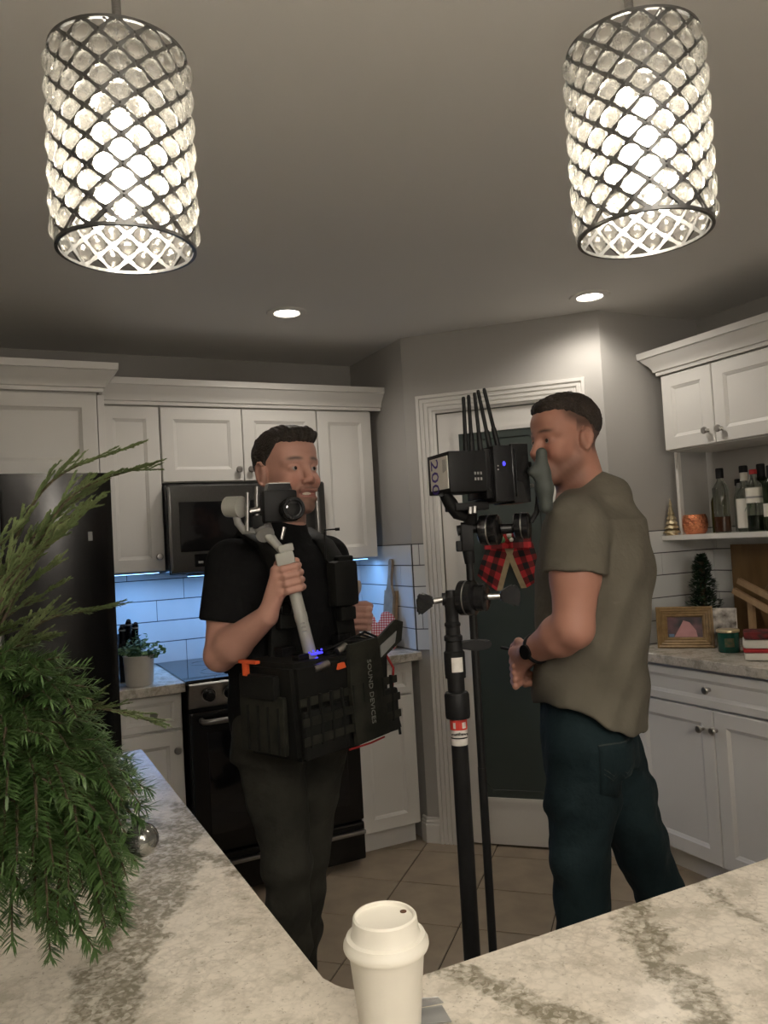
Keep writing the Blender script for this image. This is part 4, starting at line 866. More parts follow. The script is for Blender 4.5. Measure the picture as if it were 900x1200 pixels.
c = h1.o; F = Field(c-.17, c+.19, .0032, [(c[2]+.2, .0032)])
h1.e(F, (-.020, 0, .044), (.103, .081, .085), .01); h1.e(F, (.040, 0, .084), (.058, .058, .030), .03); h1.e(F, (.078, .012, .090), (.024, .040, .018), .02)
A1 = h1.ax
def hl(X, Y, Z):
    x, y, z = (X-h1.o[0])/h1.sc, (Y-h1.o[1])/h1.sc, (Z-h1.o[2])/h1.sc; f, l, u = [x*a[0]+y*a[1]+z*a[2] for a in A1]
    line = np.where(f > .045, .066+.12*np.maximum(0, .06-f), np.where(f > .004, .02-.0*f+(f-.004)*.9, np.where(f > -.035, -.005, -.062)))   # hairline height by distance from the ear
    return f, l, u, line
F.cut(lambda X, Y, Z: (lambda f, l, u, line: line-u)(*hl(X, Y, Z)), .008)
h1.e(F, (-.008, .085, -.015), (.024, .02, .036), .004, 's'); h1.e(F, (-.008, -.085, -.015), (.024, .02, .036), .004, 's')
F.ripple(lambda X, Y, Z: (lambda f, l, u, line: .0020*np.sin(l*170+f*45+3*np.sin(f*30+u*25))*np.sin(f*48+u*30+l*20)+.0011*np.sin(l*460+f*130+3*np.sin(u*50)))(*hl(X, Y, Z)))
hair(F, h1, None, None, 'hair', p1)
M['tee1'] = mat('black_cotton', (.0062, .0062, .0066), .9, spec=.15, bump=(26, .5, .012), noise=(12, (.0085, .0085, .009), 3)); M['tee1'].node_tree.nodes['Principled BSDF'].inputs['Sheen Weight'].default_value = .0
F = Field((lo[0], lo[1], .80), (hi[0], hi[1], 1.62), .006, [(1.62, .006)])
F.slabs([(J['pel']-[0, 0, .0], .172, .125), (J['wst'], .168, .125), (J['cst'], .188, .135), (J['cst']+[0, 0, .10], .185, .12), (J['nck']-[0, 0, .005], .10, .085)], l_t, f_t, .03, .004)
F.cone(J['rsh'], J['nck']-[0, 0, .02], .066, .06, .03); F.cone(J['lsh'], J['nck']-[0, 0, .02], .066, .06, .03)
F.sleeve(J['rsh'], J['rsh']*.36+J['rel']*.64, .070, .068, .012); F.sleeve(J['lsh'], J['lsh']*.36+J['lel']*.64, .068, .064, .012)
F.cone(J['nck']-[0, 0, .01], J['nck']+[0, 0, .034], .080, .072, .02)
me, co = F.mesh('t_shirt'); place(link('t_shirt', me, 'tee1'))
M['jeans1'] = mat('black_denim', (.024, .0235, .0185), .85, spec=.25, bump=(22, .6, .014), noise=(9, (.042, .040, .031), 5))
def trousers(hipw, hip, joints, m, pel, l, f, hem, rad):
    F = Field((lo[0], lo[1], .02), (hi[0], hi[1], 1.14), .006, [(1.14, .0075)])
    F.slabs([(pel-[0, 0, .07], hipw, hip), (pel+[0, 0, .02], hipw, hip), (pel+[0, 0, .16], hipw*.94, hip*.94)], l, f, .02)
    for a, b, c in joints: F.chain([J[a], J[a]*.5+J[b]*.5, J[b], J[b]*.5+J[c]*.5, J[c]-[0, 0, .02]], rad, .022)
    F.ripple(lambda X, Y, Z: .0046*np.sin(Z*27+X*38+2.2*np.sin(Y*19+Z*9))*np.sin(X*33-Z*13+Y*21)+.0022*np.sin(Z*71+Y*47-X*60+2*np.sin(Z*17))*np.sin(Y*35+X*29-Z*8))
    me, co = F.mesh('jeans'); return place(link('jeans', me, m))
trousers(.172, .125, (('rhp', 'rkn', 'ran'), ('lhp', 'lkn', 'lan')), 'jeans1', J['pel'], l_t, f_t, 0, [.098, .081, .065, .059, .053])
def shoe(an, f, m):
    b = B(); an = V3(an); l = np.cross(UPV, f); pts = [(-.06, .03), (-.055, -.03), (.0, -.038), (.09, -.046), (.17, -.04), (.20, 0), (.17, .04), (.09, .044), (0, .036)]
    b.prism(pts, 0, .028); b.prism([(x*.93, y*.9) for x, y in pts], .028, .06); b.prism([(-.05, .028), (-.048, -.028), (.03, -.034), (.09, -.035), (.10, 0), (.09, .035), (.03, .034)], .06, .11)
    bmesh.ops.bevel(b.bm, geom=b.bm.edges[:], offset=.008, segments=2, affect='EDGES')
    b.xf(frame((an[0], an[1], .001), f, l, (0, 0, 1))); place(b.make('shoe', m, None, 50))
shoe(J['ran'], f_t, 'black'); shoe(J['lan'], f_t, 'black')
place(B().tube([J['lwr']+(J['lel']-J['lwr'])*.12+unit(np.cross(J['lel']-J['lwr'], UPV))*math.cos(a)*.031+unit(np.cross(np.cross(J['lel']-J['lwr'], UPV), J['lel']-J['lwr']))*math.sin(a)*.031 for a in [k*PI/8 for k in range(17)]], .005, 6).make('wrist_strap', 'blackgloss', None, 60))
# ------------------------------------------------------------------ audio bag worn by the person in black
fb, lb_ = facing(50); PB = V3(W(345, 830, 1.85)); BO = V3((PB[0], PB[1], 0)); bw_, bd_ = .36, .20; BZ0, BZ1 = .945, 1.195
bagT = thing('audio_bag', 'black nylon sound bag with pockets and straps worn at the waist', 'bag', (PB[0], PB[1], BZ0)); BMX = frame((0, 0, 0), lb_, -fb, UPV)   # local x along front, y back
def bp(b, name, m, parent=None, smooth=False): o = b.xf(BMX).make(name, m, parent or bagT, smooth); return o
H_ = BZ1-BZ0
b = B().prism([(0, 0), (bw_*.5, -.015), (bw_, 0), (bw_, bd_), (0, bd_)], -.01, H_*.9)
for v in b.bm.verts:
    if v.co.z < 0: v.co.x = bw_/2+(v.co.x-bw_/2)*.92
bmesh.ops.bevel(b.bm, geom=b.bm.edges[:], offset=.012, segments=2, affect='EDGES'); bp(b, 'bag_body', 'bag', None, 40)
bp(B().box((.01, -.026, .0), (.16, -.008, .115), .010), 'front_pocket', 'bag', None, 40); bp(B().box((.185, -.028, .0), (.355, -.008, .115), .010), 'front_pocket', 'bag', None, 40)
for k in range(3):
    bp(B().box((.0, -.0215-.008*(k < 2), .035+k*.045), (bw_, -.016-.008*(k < 2), .055+k*.045), .002), 'webbing_strip', 'bagolive')
for k in range(9): bp(B().box((.02+k*.038, -.032, .03), (.026+k*.038, -.022, .15), .001), 'webbing_bar', 'bag')
bp(B().box((-.018, .02, .01), (-.002, .18, .15), .010), 'side_pocket', 'bagolive', None, 40); bp(B().box((-.026, .04, .14), (-.004, .17, .20), .008), 'side_flap', 'bag', None, 40)
for k in range(4): bp(B().box((-.022, .035+k*.036, .015), (-.017, .040+k*.036, .125), .001), 'side_bar', 'bag')
fl = B().prism([(0, 0), (.125, .005), (.118, .17), (.108, .255), (.0, .25), (-.008, .15)], -.006, .006, T(.175, -.03, .0) @ RX(PI/2-.04)); bp(fl, 'front_flap', 'bagolive')
text_part('SOUND DEVICES', .0215, BMX @ T(.232, -.0395, .125) @ RX(PI/2-.04) @ RZ(-PI/2), mat('grey_print', (.20, .20, .18), .6, noise=(40, (.17, .17, .15), 1)), bagT, 'lettering')
bp(B().prism([(0, 0), (.13, .05), (.16, .10), (.13, .11), (.02, .06)], -.006, .006, T(.28, -.012, .18) @ RX(PI/2-.3)), 'open_cover', 'bagolive')
bp(B().prism([(.02, .015), (.09, .045), (.11, .075), (.03, .045)], -.002, .002, T(.285, -.020, .185) @ RX(PI/2-.3)), 'cover_window', 'grey')
for k, (x, y, z, s) in enumerate(((.05, .03, .24, .024), (.11, .05, .245, .02), (.15, .03, .235, .018), (.08, .12, .25, .03), (.27, .10, .26, .03))): bp(B().box((x, y, z-.03), (x+s*1.6, y+s, z), .003), 'mixer_module', 'blackgloss')
bp(B().cyl((.07, .0, .205), (.115, -.005, .212), .010), 'plug', 'silver'); bp(B().cyl((.155, .0, .235), (.185, -.004, .245), .010), 'plug', 'silver'); bp(B().cyl((.15, -.005, .155), (.185, -.005, .158), .005), 'plug', 'silver')
bp(B().prism([(0, 0), (.028, .002), (.022, .016), (.006, .014)], -.004, .004, T(.13, -.022, .195) @ RX(PI/2)), 'orange_tab', 'orange')
bp(B().box((-.028, .10, .225), (-.012, .165, .233), .002).box((-.028, .135, .195), (-.016, .15, .228), .002), 'orange_clip', 'orange')
bp(B().box((.070, .0, .238), (.105, .008, .243), .001), 'meter_display', 'ledblue')
for k in range(4): bp(B().sphere((.060+k*.014, .002, .246+.002*(k % 2)), .0026, 8), 'indicator', 'ledblue')
bp(B().tube([(bw_+.004, .02, .20), (bw_+.012, .0, .16), (bw_+.016, .01, .11), (bw_+.022, .02, .07)], .0035, 6), 'red_cord', 'red', None, 60)
bp(B().tube([(bw_, .03, .05), (bw_+.02, .0, .03), (bw_+.018, -.006, -.02)], .004, 6), 'cord_toggle', 'black'); bp(B().tube([(bw_+.005, .03, .05), (bw_+.032, .01, .02), (bw_+.034, .006, -.005)], .004, 6), 'cord_toggle', 'black')
for k in range(5):
    x = .30+k*.02; bp(B().tube([(x-.12, .10, .22), (x-.05, .06, .245+.004*k), (x+.02, .02, .24-.005*k), (bw_+.01, .0, .215), (bw_-.01, .05, .18)], .004, 6), 'cable', 'black', None, 60)
bp(B().tube([(.16, -.020, -.008), (.24, -.022, -.009), (.30, -.016, -.008)], .0025, 6), 'red_piping', 'red')
# harness: padded straps over both shoulders, belt, antenna
def strap(pts, w, m, name, nrm):
    bm = bmesh.new(); R = []; pts = [V3(p) for p in pts]
    for i, p in enumerate(pts):
        t = unit(pts[min(i+1, len(pts)-1)]-pts[max(i-1, 0)]); n_ = unit(V3(nrm[i])-t*(V3(nrm[i])@t)); s_ = np.cross(t, n_)
        R.append([bm.verts.new(p+s_*w/2*a+n_*.008*c) for a, c in ((-1, -1), (1, -1), (1, .6), (.8, 1), (-.8, 1), (-1, .6))])
    for a, c in zip(R, R[1:]):
        for k in range(6): bm.faces.new((a[k], a[(k+1) % 6], c[(k+1) % 6], c[k]))
    bm.faces.new(R[0]); bm.faces.new(R[-1]); bmesh.ops.recalc_face_normals(bm, faces=bm.faces[:]); me = bpy.data.meshes.new(name); bm.to_mesh(me); bm.free()
    o = link(name, me, m, bagT, 50); o.matrix_parent_inverse = Matrix.Translation(bagT.location).inverted(); return o
for sh, sg in (('rsh', -1), ('lsh', 1)):
    top = J[sh]*.6+J['nck']*.4+[0, 0, .062]; chest = J['cst']+l_t*sg*.10+f_t*.142; w2 = J['wst']+l_t*sg*.12+f_t*.138; bk = J['cst']+l_t*sg*.09-f_t*.142
    strap([J['wst']+l_t*sg*.09-f_t*.135, bk, top-f_t*.085+[0, 0, -.03], top-f_t*.02+[0, 0, .008], top+f_t*.07-[0, 0, .03], chest+[0, 0, .07]+f_t*.005, chest, w2, w2-[0, 0, .08]], .062, 'bag', 'shoulder_strap', [-f_t, -f_t, -f_t*.6+UPV, UPV, f_t+UPV*.8, f_t, f_t, f_t, f_t])
    for k in range(3):
        c = chest+[0, 0, .09-.07*k]+f_t*.020; o = B().box((-.026, -.012, -.018), (.026, .012, .018), .005).xf(frame(c, l_t, -f_t, UPV)).make('pouch', 'bag', bagT); o.matrix_parent_inverse = Matrix.Translation(bagT.location).inverted()
c = J['cst']+l_t*(-.10)+f_t*.165-[0, 0, .02]
o = B().tube([c+l_t*.016*math.cos(a)+UPV*.016*math.sin(a) for a in [k*PI/8 for k in range(17)]], .003, 6).make('d_ring', 'blackgloss', bagT, 60); o.matrix_parent_inverse = Matrix.Translation(bagT.location).inverted()
o = B().box((-.042, -.022, -.05), (.042, .022, .075), .015).xf(frame(J['cst']+l_t*.09+f_t*.165+[0, 0, .02], l_t, -f_t, UPV)).make('chest_pouch', 'bag', bagT, 40); o.matrix_parent_inverse = Matrix.Translation(bagT.location).inverted()
a0, a1 = V3(W(380, 621, 2.13)), V3(W(398, 620, 2.13))
for o in (B().tube([a0-[0, 0, .08], a0-[0, 0, .01], a0, a1], .0025, 6).make('antenna', 'black', bagT), B().cyl(a1-RH*.012, a1, .0042, None, 8).make('antenna_tip', 'black', bagT)): o.matrix_parent_inverse = Matrix.Translation(bagT.location).inverted()
# ------------------------------------------------------------------ gimbal with camera
gm = thing('camera_gimbal', 'white handheld gimbal stabiliser carrying a small black camera', 'gimbal', GB)
def gp(b, name, m, smooth=False, parent=None):
    o = b.make(name, m, parent or gm, smooth); o.matrix_parent_inverse = Matrix.Translation(gm.location).inverted() if not parent else Matrix.Identity(4); return o
def GW(x, y, d=1.955): return V3(W(x, y, d))
gz = V3(gax); gx = -gout; gy = np.cross(gz, gx)
hm = frame(GA, gx, gy, gz); GL = np.linalg.norm(GB-GA)
gp(B().lathe([(0, .0), (.017, .0), (.0175, .01), (.0155, .05), (.0155, GL*.55), (.0165, GL*.56), (.0165, GL*.62), (.0155, GL*.63), (.0160, GL-.005), (.013, GL), (0, GL)], 24, hm), 'handle', 'white', 40)
gp(B().box((-.026, -.022, -.012), (.020, .022, .042), .006).xf(hm), 'control_head', 'white', 40)
gp(B().box((-.014, -.020, -.030), (.024, .018, -.010), .005).xf(hm), 'tilt_motor', 'white', 40)
for k in range(3): gp(B().box((-.006, .014, GL*.64+k*.010), (.006, .0175, GL*.64+.004+k*.010), .001).xf(hm), 'button', 'grey')
gp(B().lathe([(.0155, GL-.001), (.0175, GL+.002), (.0175, GL+.01), (0, GL+.01)], 20, hm), 'led_ring', 'ledblue')
gp(B().tube([GW(331, 646), GW(322, 636), GW(312, 625), GW(306, 617)], [.010, .011, .015, .016], 12), 'pan_arm', 'white', 50)
gp(B().cyl(GW(311, 627, 1.94), GW(306, 612, 1.98), .023, .022), 'pan_motor', 'grey', 40)
gp(B().tube([GW(309, 616), GW(300, 622), GW(286, 622), GW(279, 613), GW(275, 598)], [.010, .010, .010, .010, .009], 10), 'roll_arm', 'grey', 50)
gp(B().cyl(GW(283, 594, 1.95), GW(267, 594, 1.97), .027, .026, 24), 'roll_motor', 'white', 40)
gp(B().cyl(GW(290, 577, 1.94), GW(290, 622, 1.94), .0062, None, 12), 'rail', 'silver', 40); gp(B().cyl(GW(301, 570, 1.96), GW(301, 604, 1.96), .0065, None, 12), 'rail', 'silver', 40)
gp(B().tube([GW(290, 600, 1.945), GW(302, 598, 1.955), GW(314, 596, 1.955)], .009, 10), 'tilt_bracket', 'silver', 50); gp(B().tube([GW(312, 584, 1.945), GW(318, 600, 1.945), GW(314, 614, 1.945)], .005, 8), 'camera_plate', 'silver', 50)
gp(B().box((-.014, -.012, -.016), (.014, .012, .016), .004).xf(frame(GW(303, 612, 1.945), RH, FH, UPV)), 'clamp', 'black', 40)
cf, cl = facing(22); cmx = frame(GW(328, 592, 1.945), cl, -cf, UPV) @ Matrix.Scale(.87, 4)     # camera faces out of its front
gp(B().box((-.052, -.025, -.048), (.046, .028, .042), .008).xf(cmx), 'camera_body', 'black', 40)
gp(B().prism([(-.040, .040), (.034, .040), (.028, .060), (-.034, .060)], -.024, .018, cmx @ RX(PI/2)), 'viewfinder', 'blackgloss'); gp(B().box((-.034, -.02, .060), (.028, .016, .063), .001).xf(cmx), 'top_plate', 'silver')
gp(B().lathe([(0, .02), (.031, .02), (.031, .040), (.033, .042), (.033, .072), (.030, .076), (.026, .076), (.024, .068), (0, .066)], 28, cmx @ T(.020, 0, -.014) @ RX(PI/2)), 'lens', 'blackgloss', 40)
gp(B().lathe([(.0235, .0765), (.0265, .0765), (.0265, .0775), (.0235, .0775)], 28, cmx @ T(.020, 0, -.014) @ RX(PI/2)), 'lens_ring', 'blackgloss'); gp(B().lathe([(0, .0668), (.022, .0668), (.020, .069), (0, .071)], 24, cmx @ T(.020, 0, -.014) @ RX(PI/2)), 'front_glass', 'blackglass', 40)
gp(B().cyl(GW(333, 618, 1.93), GW(330, 632, 1.92), .005, .004, 8), 'thumb_screw', 'silver')
# ------------------------------------------------------------------ person in olive shirt
p2 = thing('person', 'person in olive-brown t-shirt and dark jeans seen from behind in profile', 'person', (*W(690, 1000, 2.05).to_2d(), 0)); p_ = p2; bpy.context.view_layer.update()
J = dict(pel=W(690, 862, 2.06), wst=W(692, 775, 2.06), cst=W(694, 670, 2.05), ub=W(692, 612, 2.05), nck=W(686, 585, 2.05), lsh=W(676, 617, 1.885), rsh=W(702, 612, 2.22), lel=W(672, 736, 1.85), lwr=W(622, 764, 1.985),
         rel=W(688, 728, 2.28), rwr=W(628, 764, 2.13), lhp=W(684, 868, 1.98), rhp=W(706, 868, 2.14), lkn=W(680, 1005, 1.96), rkn=W(750, 990, 2.17), lan=W(690, 1195, 1.99), ran=W(812, 1140, 2.2))
J = {k: V3(v) for k, v in J.items()}
f2, l2 = facing(-103); h2 = Head(W(662, 514, 2.05), -66, -3, .93)
lo = np.min([v for v in J.values()], 0)-.2; hi = np.max([v for v in J.values()], 0)+.2
F = Field((lo[0], lo[1], .04), (hi[0], hi[1], 1.86), .0036, [(.95, .009), (1.5, .0036), (1.86, .0030)])
F.slabs([(J['pel']-[0, 0, .06], .15, .115), (J['wst'], .145, .11), (J['cst'], .17, .115), (J['ub'], .15, .10), (J['nck'], .08, .07)], l2, f2, .03)
F.cone(J['nck']-[0, 0, .02], h2.p(-.02, 0, -.045), .066, .060, .03)
for a in ('lsh', 'rsh'): F.cone(J[a], J['nck'], .052, .052, .03)
for a, b, c in (('lsh', 'lel', 'lwr'), ('rsh', 'rel', 'rwr')):
    F.chain([J[a], J[a]*.5+J[b]*.5, J[b]], [.060, .057, .047], .02); F.chain([J[b], J[b]*.7+J[c]*.3, J[c]], [.047, .049, .030], .016)
for a, b, c in (('rhp', 'rkn', 'ran'), ('lhp', 'lkn', 'lan')): F.chain([J[a], J[b], J[c]], [.08, .05, .036], .03)
h2.build(F)
hd = unit(J['lwr']-J['lel']); up_ = unit(UPV-hd*hd[2]); sd = np.cross(hd, up_); sd = sd if sd@FH > 0 else -sd           # left hand lightly closed, palm away from the viewer
fdir = unit(hd*.72-UPV*.55); kn = []
for i in range(4):
    mcp = J['lwr']+hd*.072+up_*(.024-.017*i)+sd*(.006); kn.append(mcp); ln = (.040, .044, .041, .033)[i]
    p1_ = mcp+unit(fdir+sd*.35-up_*(.1*i))*ln; p2_ = p1_+unit(sd*.9-UPV*.55+hd*.1)*ln*.65; p3_ = p2_+unit(sd*.6-hd*.75-UPV*.2)*ln*.5
    finger(F, [mcp, p1_, p2_, p3_], .0104, .0080, .0025)
for m_ in kn: F.cone(J['lwr'], m_, .024, .0125, .010)
finger(F, [J['lwr']+hd*.022+up_*.020+sd*.008, J['lwr']+hd*.052+up_*.042+sd*.016, J['lwr']+hd*.085+up_*.040+sd*.024, J['lwr']+hd*.108+up_*.030+sd*.026], .0140, .0088, .004)
hr = unit(J['rwr']-J['rel'])
for i in range(4):
    mcp = J['rwr']+hr*.072+UPV*(.024-.017*i); F.cone(J['rwr'], mcp, .023, .012, .01); a_ = mcp+unit(hr-UPV*.4-FH*.3)*.038; finger(F, [mcp, a_, a_+unit(-FH-UPV*.3)*.028, a_+unit(-FH-UPV*.3)*.028-hr*.018], .0102, .008, .0025)
finger(F, [J['rwr']+hr*.02+UPV*.02, J['rwr']+hr*.05+UPV*.04-FH*.012, J['rwr']+hr*.09+UPV*.038-FH*.02], .0135, .009, .004)
me, co = F.mesh('body'); cs = h2.colour(co, (.44, .215, .155), (.13, .066, .046), .70, (.36, .14, .115))
loc = h2.local(co); f_, l_, u_ = loc.T                          # cropped sides: scalp hair showing over skin
sd_ = np.clip((u_-np.where(f_ > .01, .020+.5*(f_-.01), np.where(f_ > -.04, .004, -.055)))/.030, 0, 1)/(1+np.exp((f_-.046)/.006))*(u_ < .2)*(np.abs(l_) < .1)*(np.abs(f_) < .16)*(u_ > -.08)
cs = cs*(1-.80*sd_[:, None])+np.array((.035, .022, .016))*.80*sd_[:, None]
paint(me, cs); place(link('body', me, 'skin')); h2.extras(p2)
for n in ('eyeball', 'iris'):
    for o in [x for x in p2.children if x.name.startswith(n)]: place(o)
M['hair2'] = mat('brown_short_hair', (.024, .016, .011), .6, noise=(90, (.040, .027, .019), 4, (1, 1, .25)), bump=(190, .9, .008))
c = h2.o; F = Field(c-.18, c+.20, .0034, [(c[2]+.21, .0034)])
h2.e(F, (-.020, 0, .047), (.099, .0765, .083), .01); h2.e(F, (.030, 0, .088), (.058, .052, .026), .03); h2.e(F, (.064, 0, .084), (.017, .034, .013), .02)
A1 = h2.ax
def hl(X, Y, Z):
    x, y, z = (X-h2.o[0])/h2.sc, (Y-h2.o[1])/h2.sc, (Z-h2.o[2])/h2.sc; f, l, u = [x*a[0]+y*a[1]+z*a[2] for a in A1]
    line = np.where(f > .045, .070, np.where(f > -.02, .040+(f+.02)*.46, .040+(f+.02)*.9)); return f, l, u, line
F.cut(lambda X, Y, Z: (lambda f, l, u, line: line-u)(*hl(X, Y, Z)), .010)
F.ripple(lambda X, Y, Z: (lambda f, l, u, line: .0016*np.sin(l*240+f*80+9*np.sin(u*60))*np.sin(f*210+u*90)+.0010*np.sin(f*460+l*330)*np.sin(u*380))(*hl(X, Y, Z)))
hair(F, h2, None, None, 'hair2', p2)
M['tee2'] = mat('olive_cotton', (.150, .136, .106), .92, spec=.2, bump=(13, .55, .02), noise=(9, (.134, .121, .094), 4))
F = Field((lo[0]-.05, lo[1]-.05, .82), (hi[0]+.05, hi[1]+.05, 1.62), .0052, [(1.62, .0052)])
F.slabs([(J['pel']-[0, 0, .10]+f2*.0, .186, .148), (J['pel']+[0, 0, .04], .184, .147), (J['wst'], .178, .142), (J['wst']*.5+J['cst']*.5, .186, .146), (J['cst'], .192, .145), (J['ub'], .176, .125), (J['nck']-[0, 0, .01], .095, .085)], l2, f2, .03, .004)
for a in ('lsh', 'rsh'): F.cone(J[a], J['nck']-[0, 0, .012], .068, .062, .035)
F.cone(J['nck']-f2*.045-[0, 0, .01], J['cst']-f2*.045+[0, 0, .03], .075, .11, .04)
hem = .47
for a, b in (('lsh', 'lel'), ('rsh', 'rel')): F.sleeve(J[a], J[a]*(1-hem)+J[b]*hem, .074, .075, .010)
pz = J['pel']; F.cut(lambda X, Y, Z: (lambda v, u: (pz[2]+.131-.110/(1+np.exp((v+.03)/.035))-.046*np.clip((v-.05)/.09, 0, 1))-Z)( (X-pz[0])*f2[0]+(Y-pz[1])*f2[1], 0), .006)
def folds(X, Y, Z):
    v = (X-pz[0])*f2[0]+(Y-pz[1])*f2[1]; low = np.clip((J['cst'][2]-Z)/.3, 0, 1)
    return .0085*low*np.sin(v*26-(Z-1)*22+2*np.sin(Z*11))*np.sin(Z*14+v*9)+.0042*np.sin(Z*38+v*60+1.5*np.sin(X*21))*low+.002*np.sin(v*80+Z*30)
F.ripple(folds); me, co = F.mesh('t_shirt'); place(link('t_shirt', me, 'tee2'))
B_ = B().tube([J['nck']+h2.f*(-.012)+[0, 0, .012]+(f2*math.cos(a)*.074+l2*math.sin(a)*.078)+UPV*(-.030*math.cos(a)) for a in [k*PI/16 for k in range(33)]], .0085, 8); place(B_.make('collar', 'tee2', None, 60))
M['jeans2'] = mat('dark_blue_denim', (.0060, .0150, .0180), .85, spec=.25, bump=(20, .6, .014), noise=(7, (.013, .027, .031), 5))
trousers(.160, .120, (('rhp', 'rkn', 'ran'), ('lhp', 'lkn', 'lan')), 'jeans2', J['pel'], l2, f2, 0, [.097, .088, .072, .066, .062])
M['jeanspale'] = mat('faded_denim', (.040, .050, .048), .9, bump=(90, .4, .003), noise=(30, (.025, .035, .035), 4))
from mathutils.bvhtree import BVHTree
jo = [o for o in p2.children if o.name.startswith('jeans')][0]; bvh = BVHTree.FromPolygons([v.co for v in jo.data.vertices], [p.vertices for p in jo.data.polygons])
nn_ = unit(l2*.80-f2*.60); ss_ = np.cross(UPV, nn_); c = J['pel']+l2*.05-[0, 0, .035]+f2*.005
def onj(a, b, lift):
    h = bvh.ray_cast(Vector(c+ss_*a+UPV*b+nn_*.4), Vector(-nn_)); return V3(h[0])+nn_*lift if h[0] is not None else c+ss_*a+UPV*b
def stitched(pts, name, m, r=.0017):
    q = []
    for p0, p1__ in zip(pts, pts[1:]): q += [onj(p0[0]+(p1__[0]-p0[0])*k/6, p0[1]+(p1__[1]-p0[1])*k/6, .0012) for k in range(6)]
    place(B().tube(q, r, 5).make(name, m))
g = [[(-.060+.12*i/8, .055-.115*j_/8+(-.022*(1-abs(i-4)/4) if j_ == 8 else 0)) for i in range(9)] for j_ in range(9)]
pbm = bmesh.new(); gv_ = [[pbm.verts.new(onj(a, b, .004)) for a, b in r] for r in g]
for a in range(8):
    for b in range(8): pbm.faces.new((gv_[a][b], gv_[a+1][b], gv_[a+1][b+1], gv_[a][b+1]))
me = bpy.data.meshes.new('back_pocket'); pbm.to_mesh(me); pbm.free(); po = place(link('back_pocket', me, 'jeans2', None, 60)); po.modifiers.new('t', 'SOLIDIFY').thickness = .003
stitched([(-.060, .055), (.060, .055)], 'pocket_stitching', 'jeanspale', .003); stitched([(-.058, .05), (-.058, -.058), (0, -.080), (.058, -.058), (.058, .05)], 'pocket_stitching', 'jeanspale'); stitched([(-.05, .0), (-.02, -.022), (0, -.004), (.02, -.022), (.05, 0)], 'pocket_stitching', 'jeanspale', .003); stitched([(-.05, -.012), (-.02, -.034), (0, -.016), (.02, -.034), (.05, -.012)], 'pocket_stitching', 'jeanspale', .003)
shoe(J['lan'], f2, 'black'); shoe(J['ran']+f2*.03, f2, 'black')
wc = J['lwr']+(J['lel']-J['lwr'])*.14
place(B().tube([wc+up_*math.cos(a)*.033+sd*math.sin(a)*.033 for a in [k*PI/10 for k in range(21)]], .007, 8).make('watch_strap', 'black', None, 60))
place(B().lathe([(0, 0), (.018, 0), (.019, .004), (.018, .009), (0, .010)], 20, frame(wc-sd*.033-up_*.004, hd, up_, -sd)).make('watch_face', 'blackgloss', None, 40))
tag(B().tube([J['lwr']+hd*.10+up_*.035+sd*.03, J['lwr']+hd*.145+up_*.058+sd*.03], .0045, 8).make('pen', 'black', None, 60), 'short black pen held in the hand of person in olive shirt', 'pen')
# ------------------------------------------------------------------ grip stands
def vert(px, py, dep): p = W(px, py, dep); return Vector((p.x, p.y, 0)), p.z
def tripod(t, h, r, m='blackmetal'):
    for k in range(3):
        a = k*2*PI/3+.5; d = Vector((math.cos(a), math.sin(a), 0)); z = h+.05*k
        B().tube([d*.02+Vector((0, 0, z)), d*.10+Vector((0, 0, z)), d*.24+Vector((0, 0, .02)), d*.29+Vector((0, 0, .011))], .0105, 10).make('leg', m, t, 50)
def drum(t, c, ax, r, h, name='grip_disc', ring=True):
    c = Vector(c); ax = Vector(ax).normalized(); q = ax.to_track_quat('Z', 'Y').to_matrix().to_4x4()
    o = B().lathe([(0, 0), (r*.86, 0), (r, h*.08), (r, h*.42), (r*.96, h*.46), (r*.96, h*.54), (r, h*.58), (r, h*.92), (r*.86, h), (0, h)], 28, T(*c) @ q @ T(0, 0, -h/2)).make(name, 'blackgloss', t, 40)
    if ring: B().lathe([(r*.965, h*.465), (r*1.004, h*.465), (r*1.004, h*.535), (r*.965, h*.535)], 28, T(*c) @ q @ T(0, 0, -h/2)).make('washer', 'silver', o, 40)
    return o
def wing(t, a, b, m='blackgloss'):               # T-shaped tightening handle from stem a to paddle b
    a = Vector(a); b = Vector(b); d = (b-a).normalized(); u = Vector((0, 0, 1)); s = d.cross(u).normalized(); L_ = (b-a).length
    B().cyl(a, a+d*L_*.4, .0065, None, 10).make('knob_stem', 'silver', t, 40)
    pts = [(0, -.008), (L_*.15, -.012), (L_*.5, -.024), (L_*.62, -.018), (L_*.62, .014), (L_*.45, .024), (L_*.15, .014), (0, .008)]
    q = B().prism(pts, -.009, .009); bmesh.ops.bevel(q.bm, geom=q.bm.edges[:], offset=.004, segments=2, affect='EDGES'); q.xf(frame(a+d*L_*.38, d, u, s)).make('knob_wing', m, t, 40)
RHV = Vector(RH); FHV = Vector(FH); UZ = Vector((0, 0, 1))
DS = 1.60; base, zt_ = vert(532, 760, DS)
base = Vector((W(545, 980, DS).x, W(545, 980, DS).y, 0))
def SZH(py): return W(538, py, DS).z
cs_ = thing('grip_stand', 'thick black grip stand with red and white sticker and clamp head', 'stand', base)
B().cyl((0, 0, .05), (0, 0, SZH(838)), .0172, None, 24).make('column', 'blackmetal', cs_, 40); tripod(cs_, .30, .0172)
B().lathe([(.0, SZH(842)), (.0245, SZH(842)), (.0255, SZH(838)), (.0255, SZH(815)), (.023, SZH(812)), (.0175, SZH(811)), (.0175, SZH(795)), (.021, SZH(795)), (.021, SZH(791)), (0, SZH(791))], 24).make('lower_collar', 'black', cs_, 40)
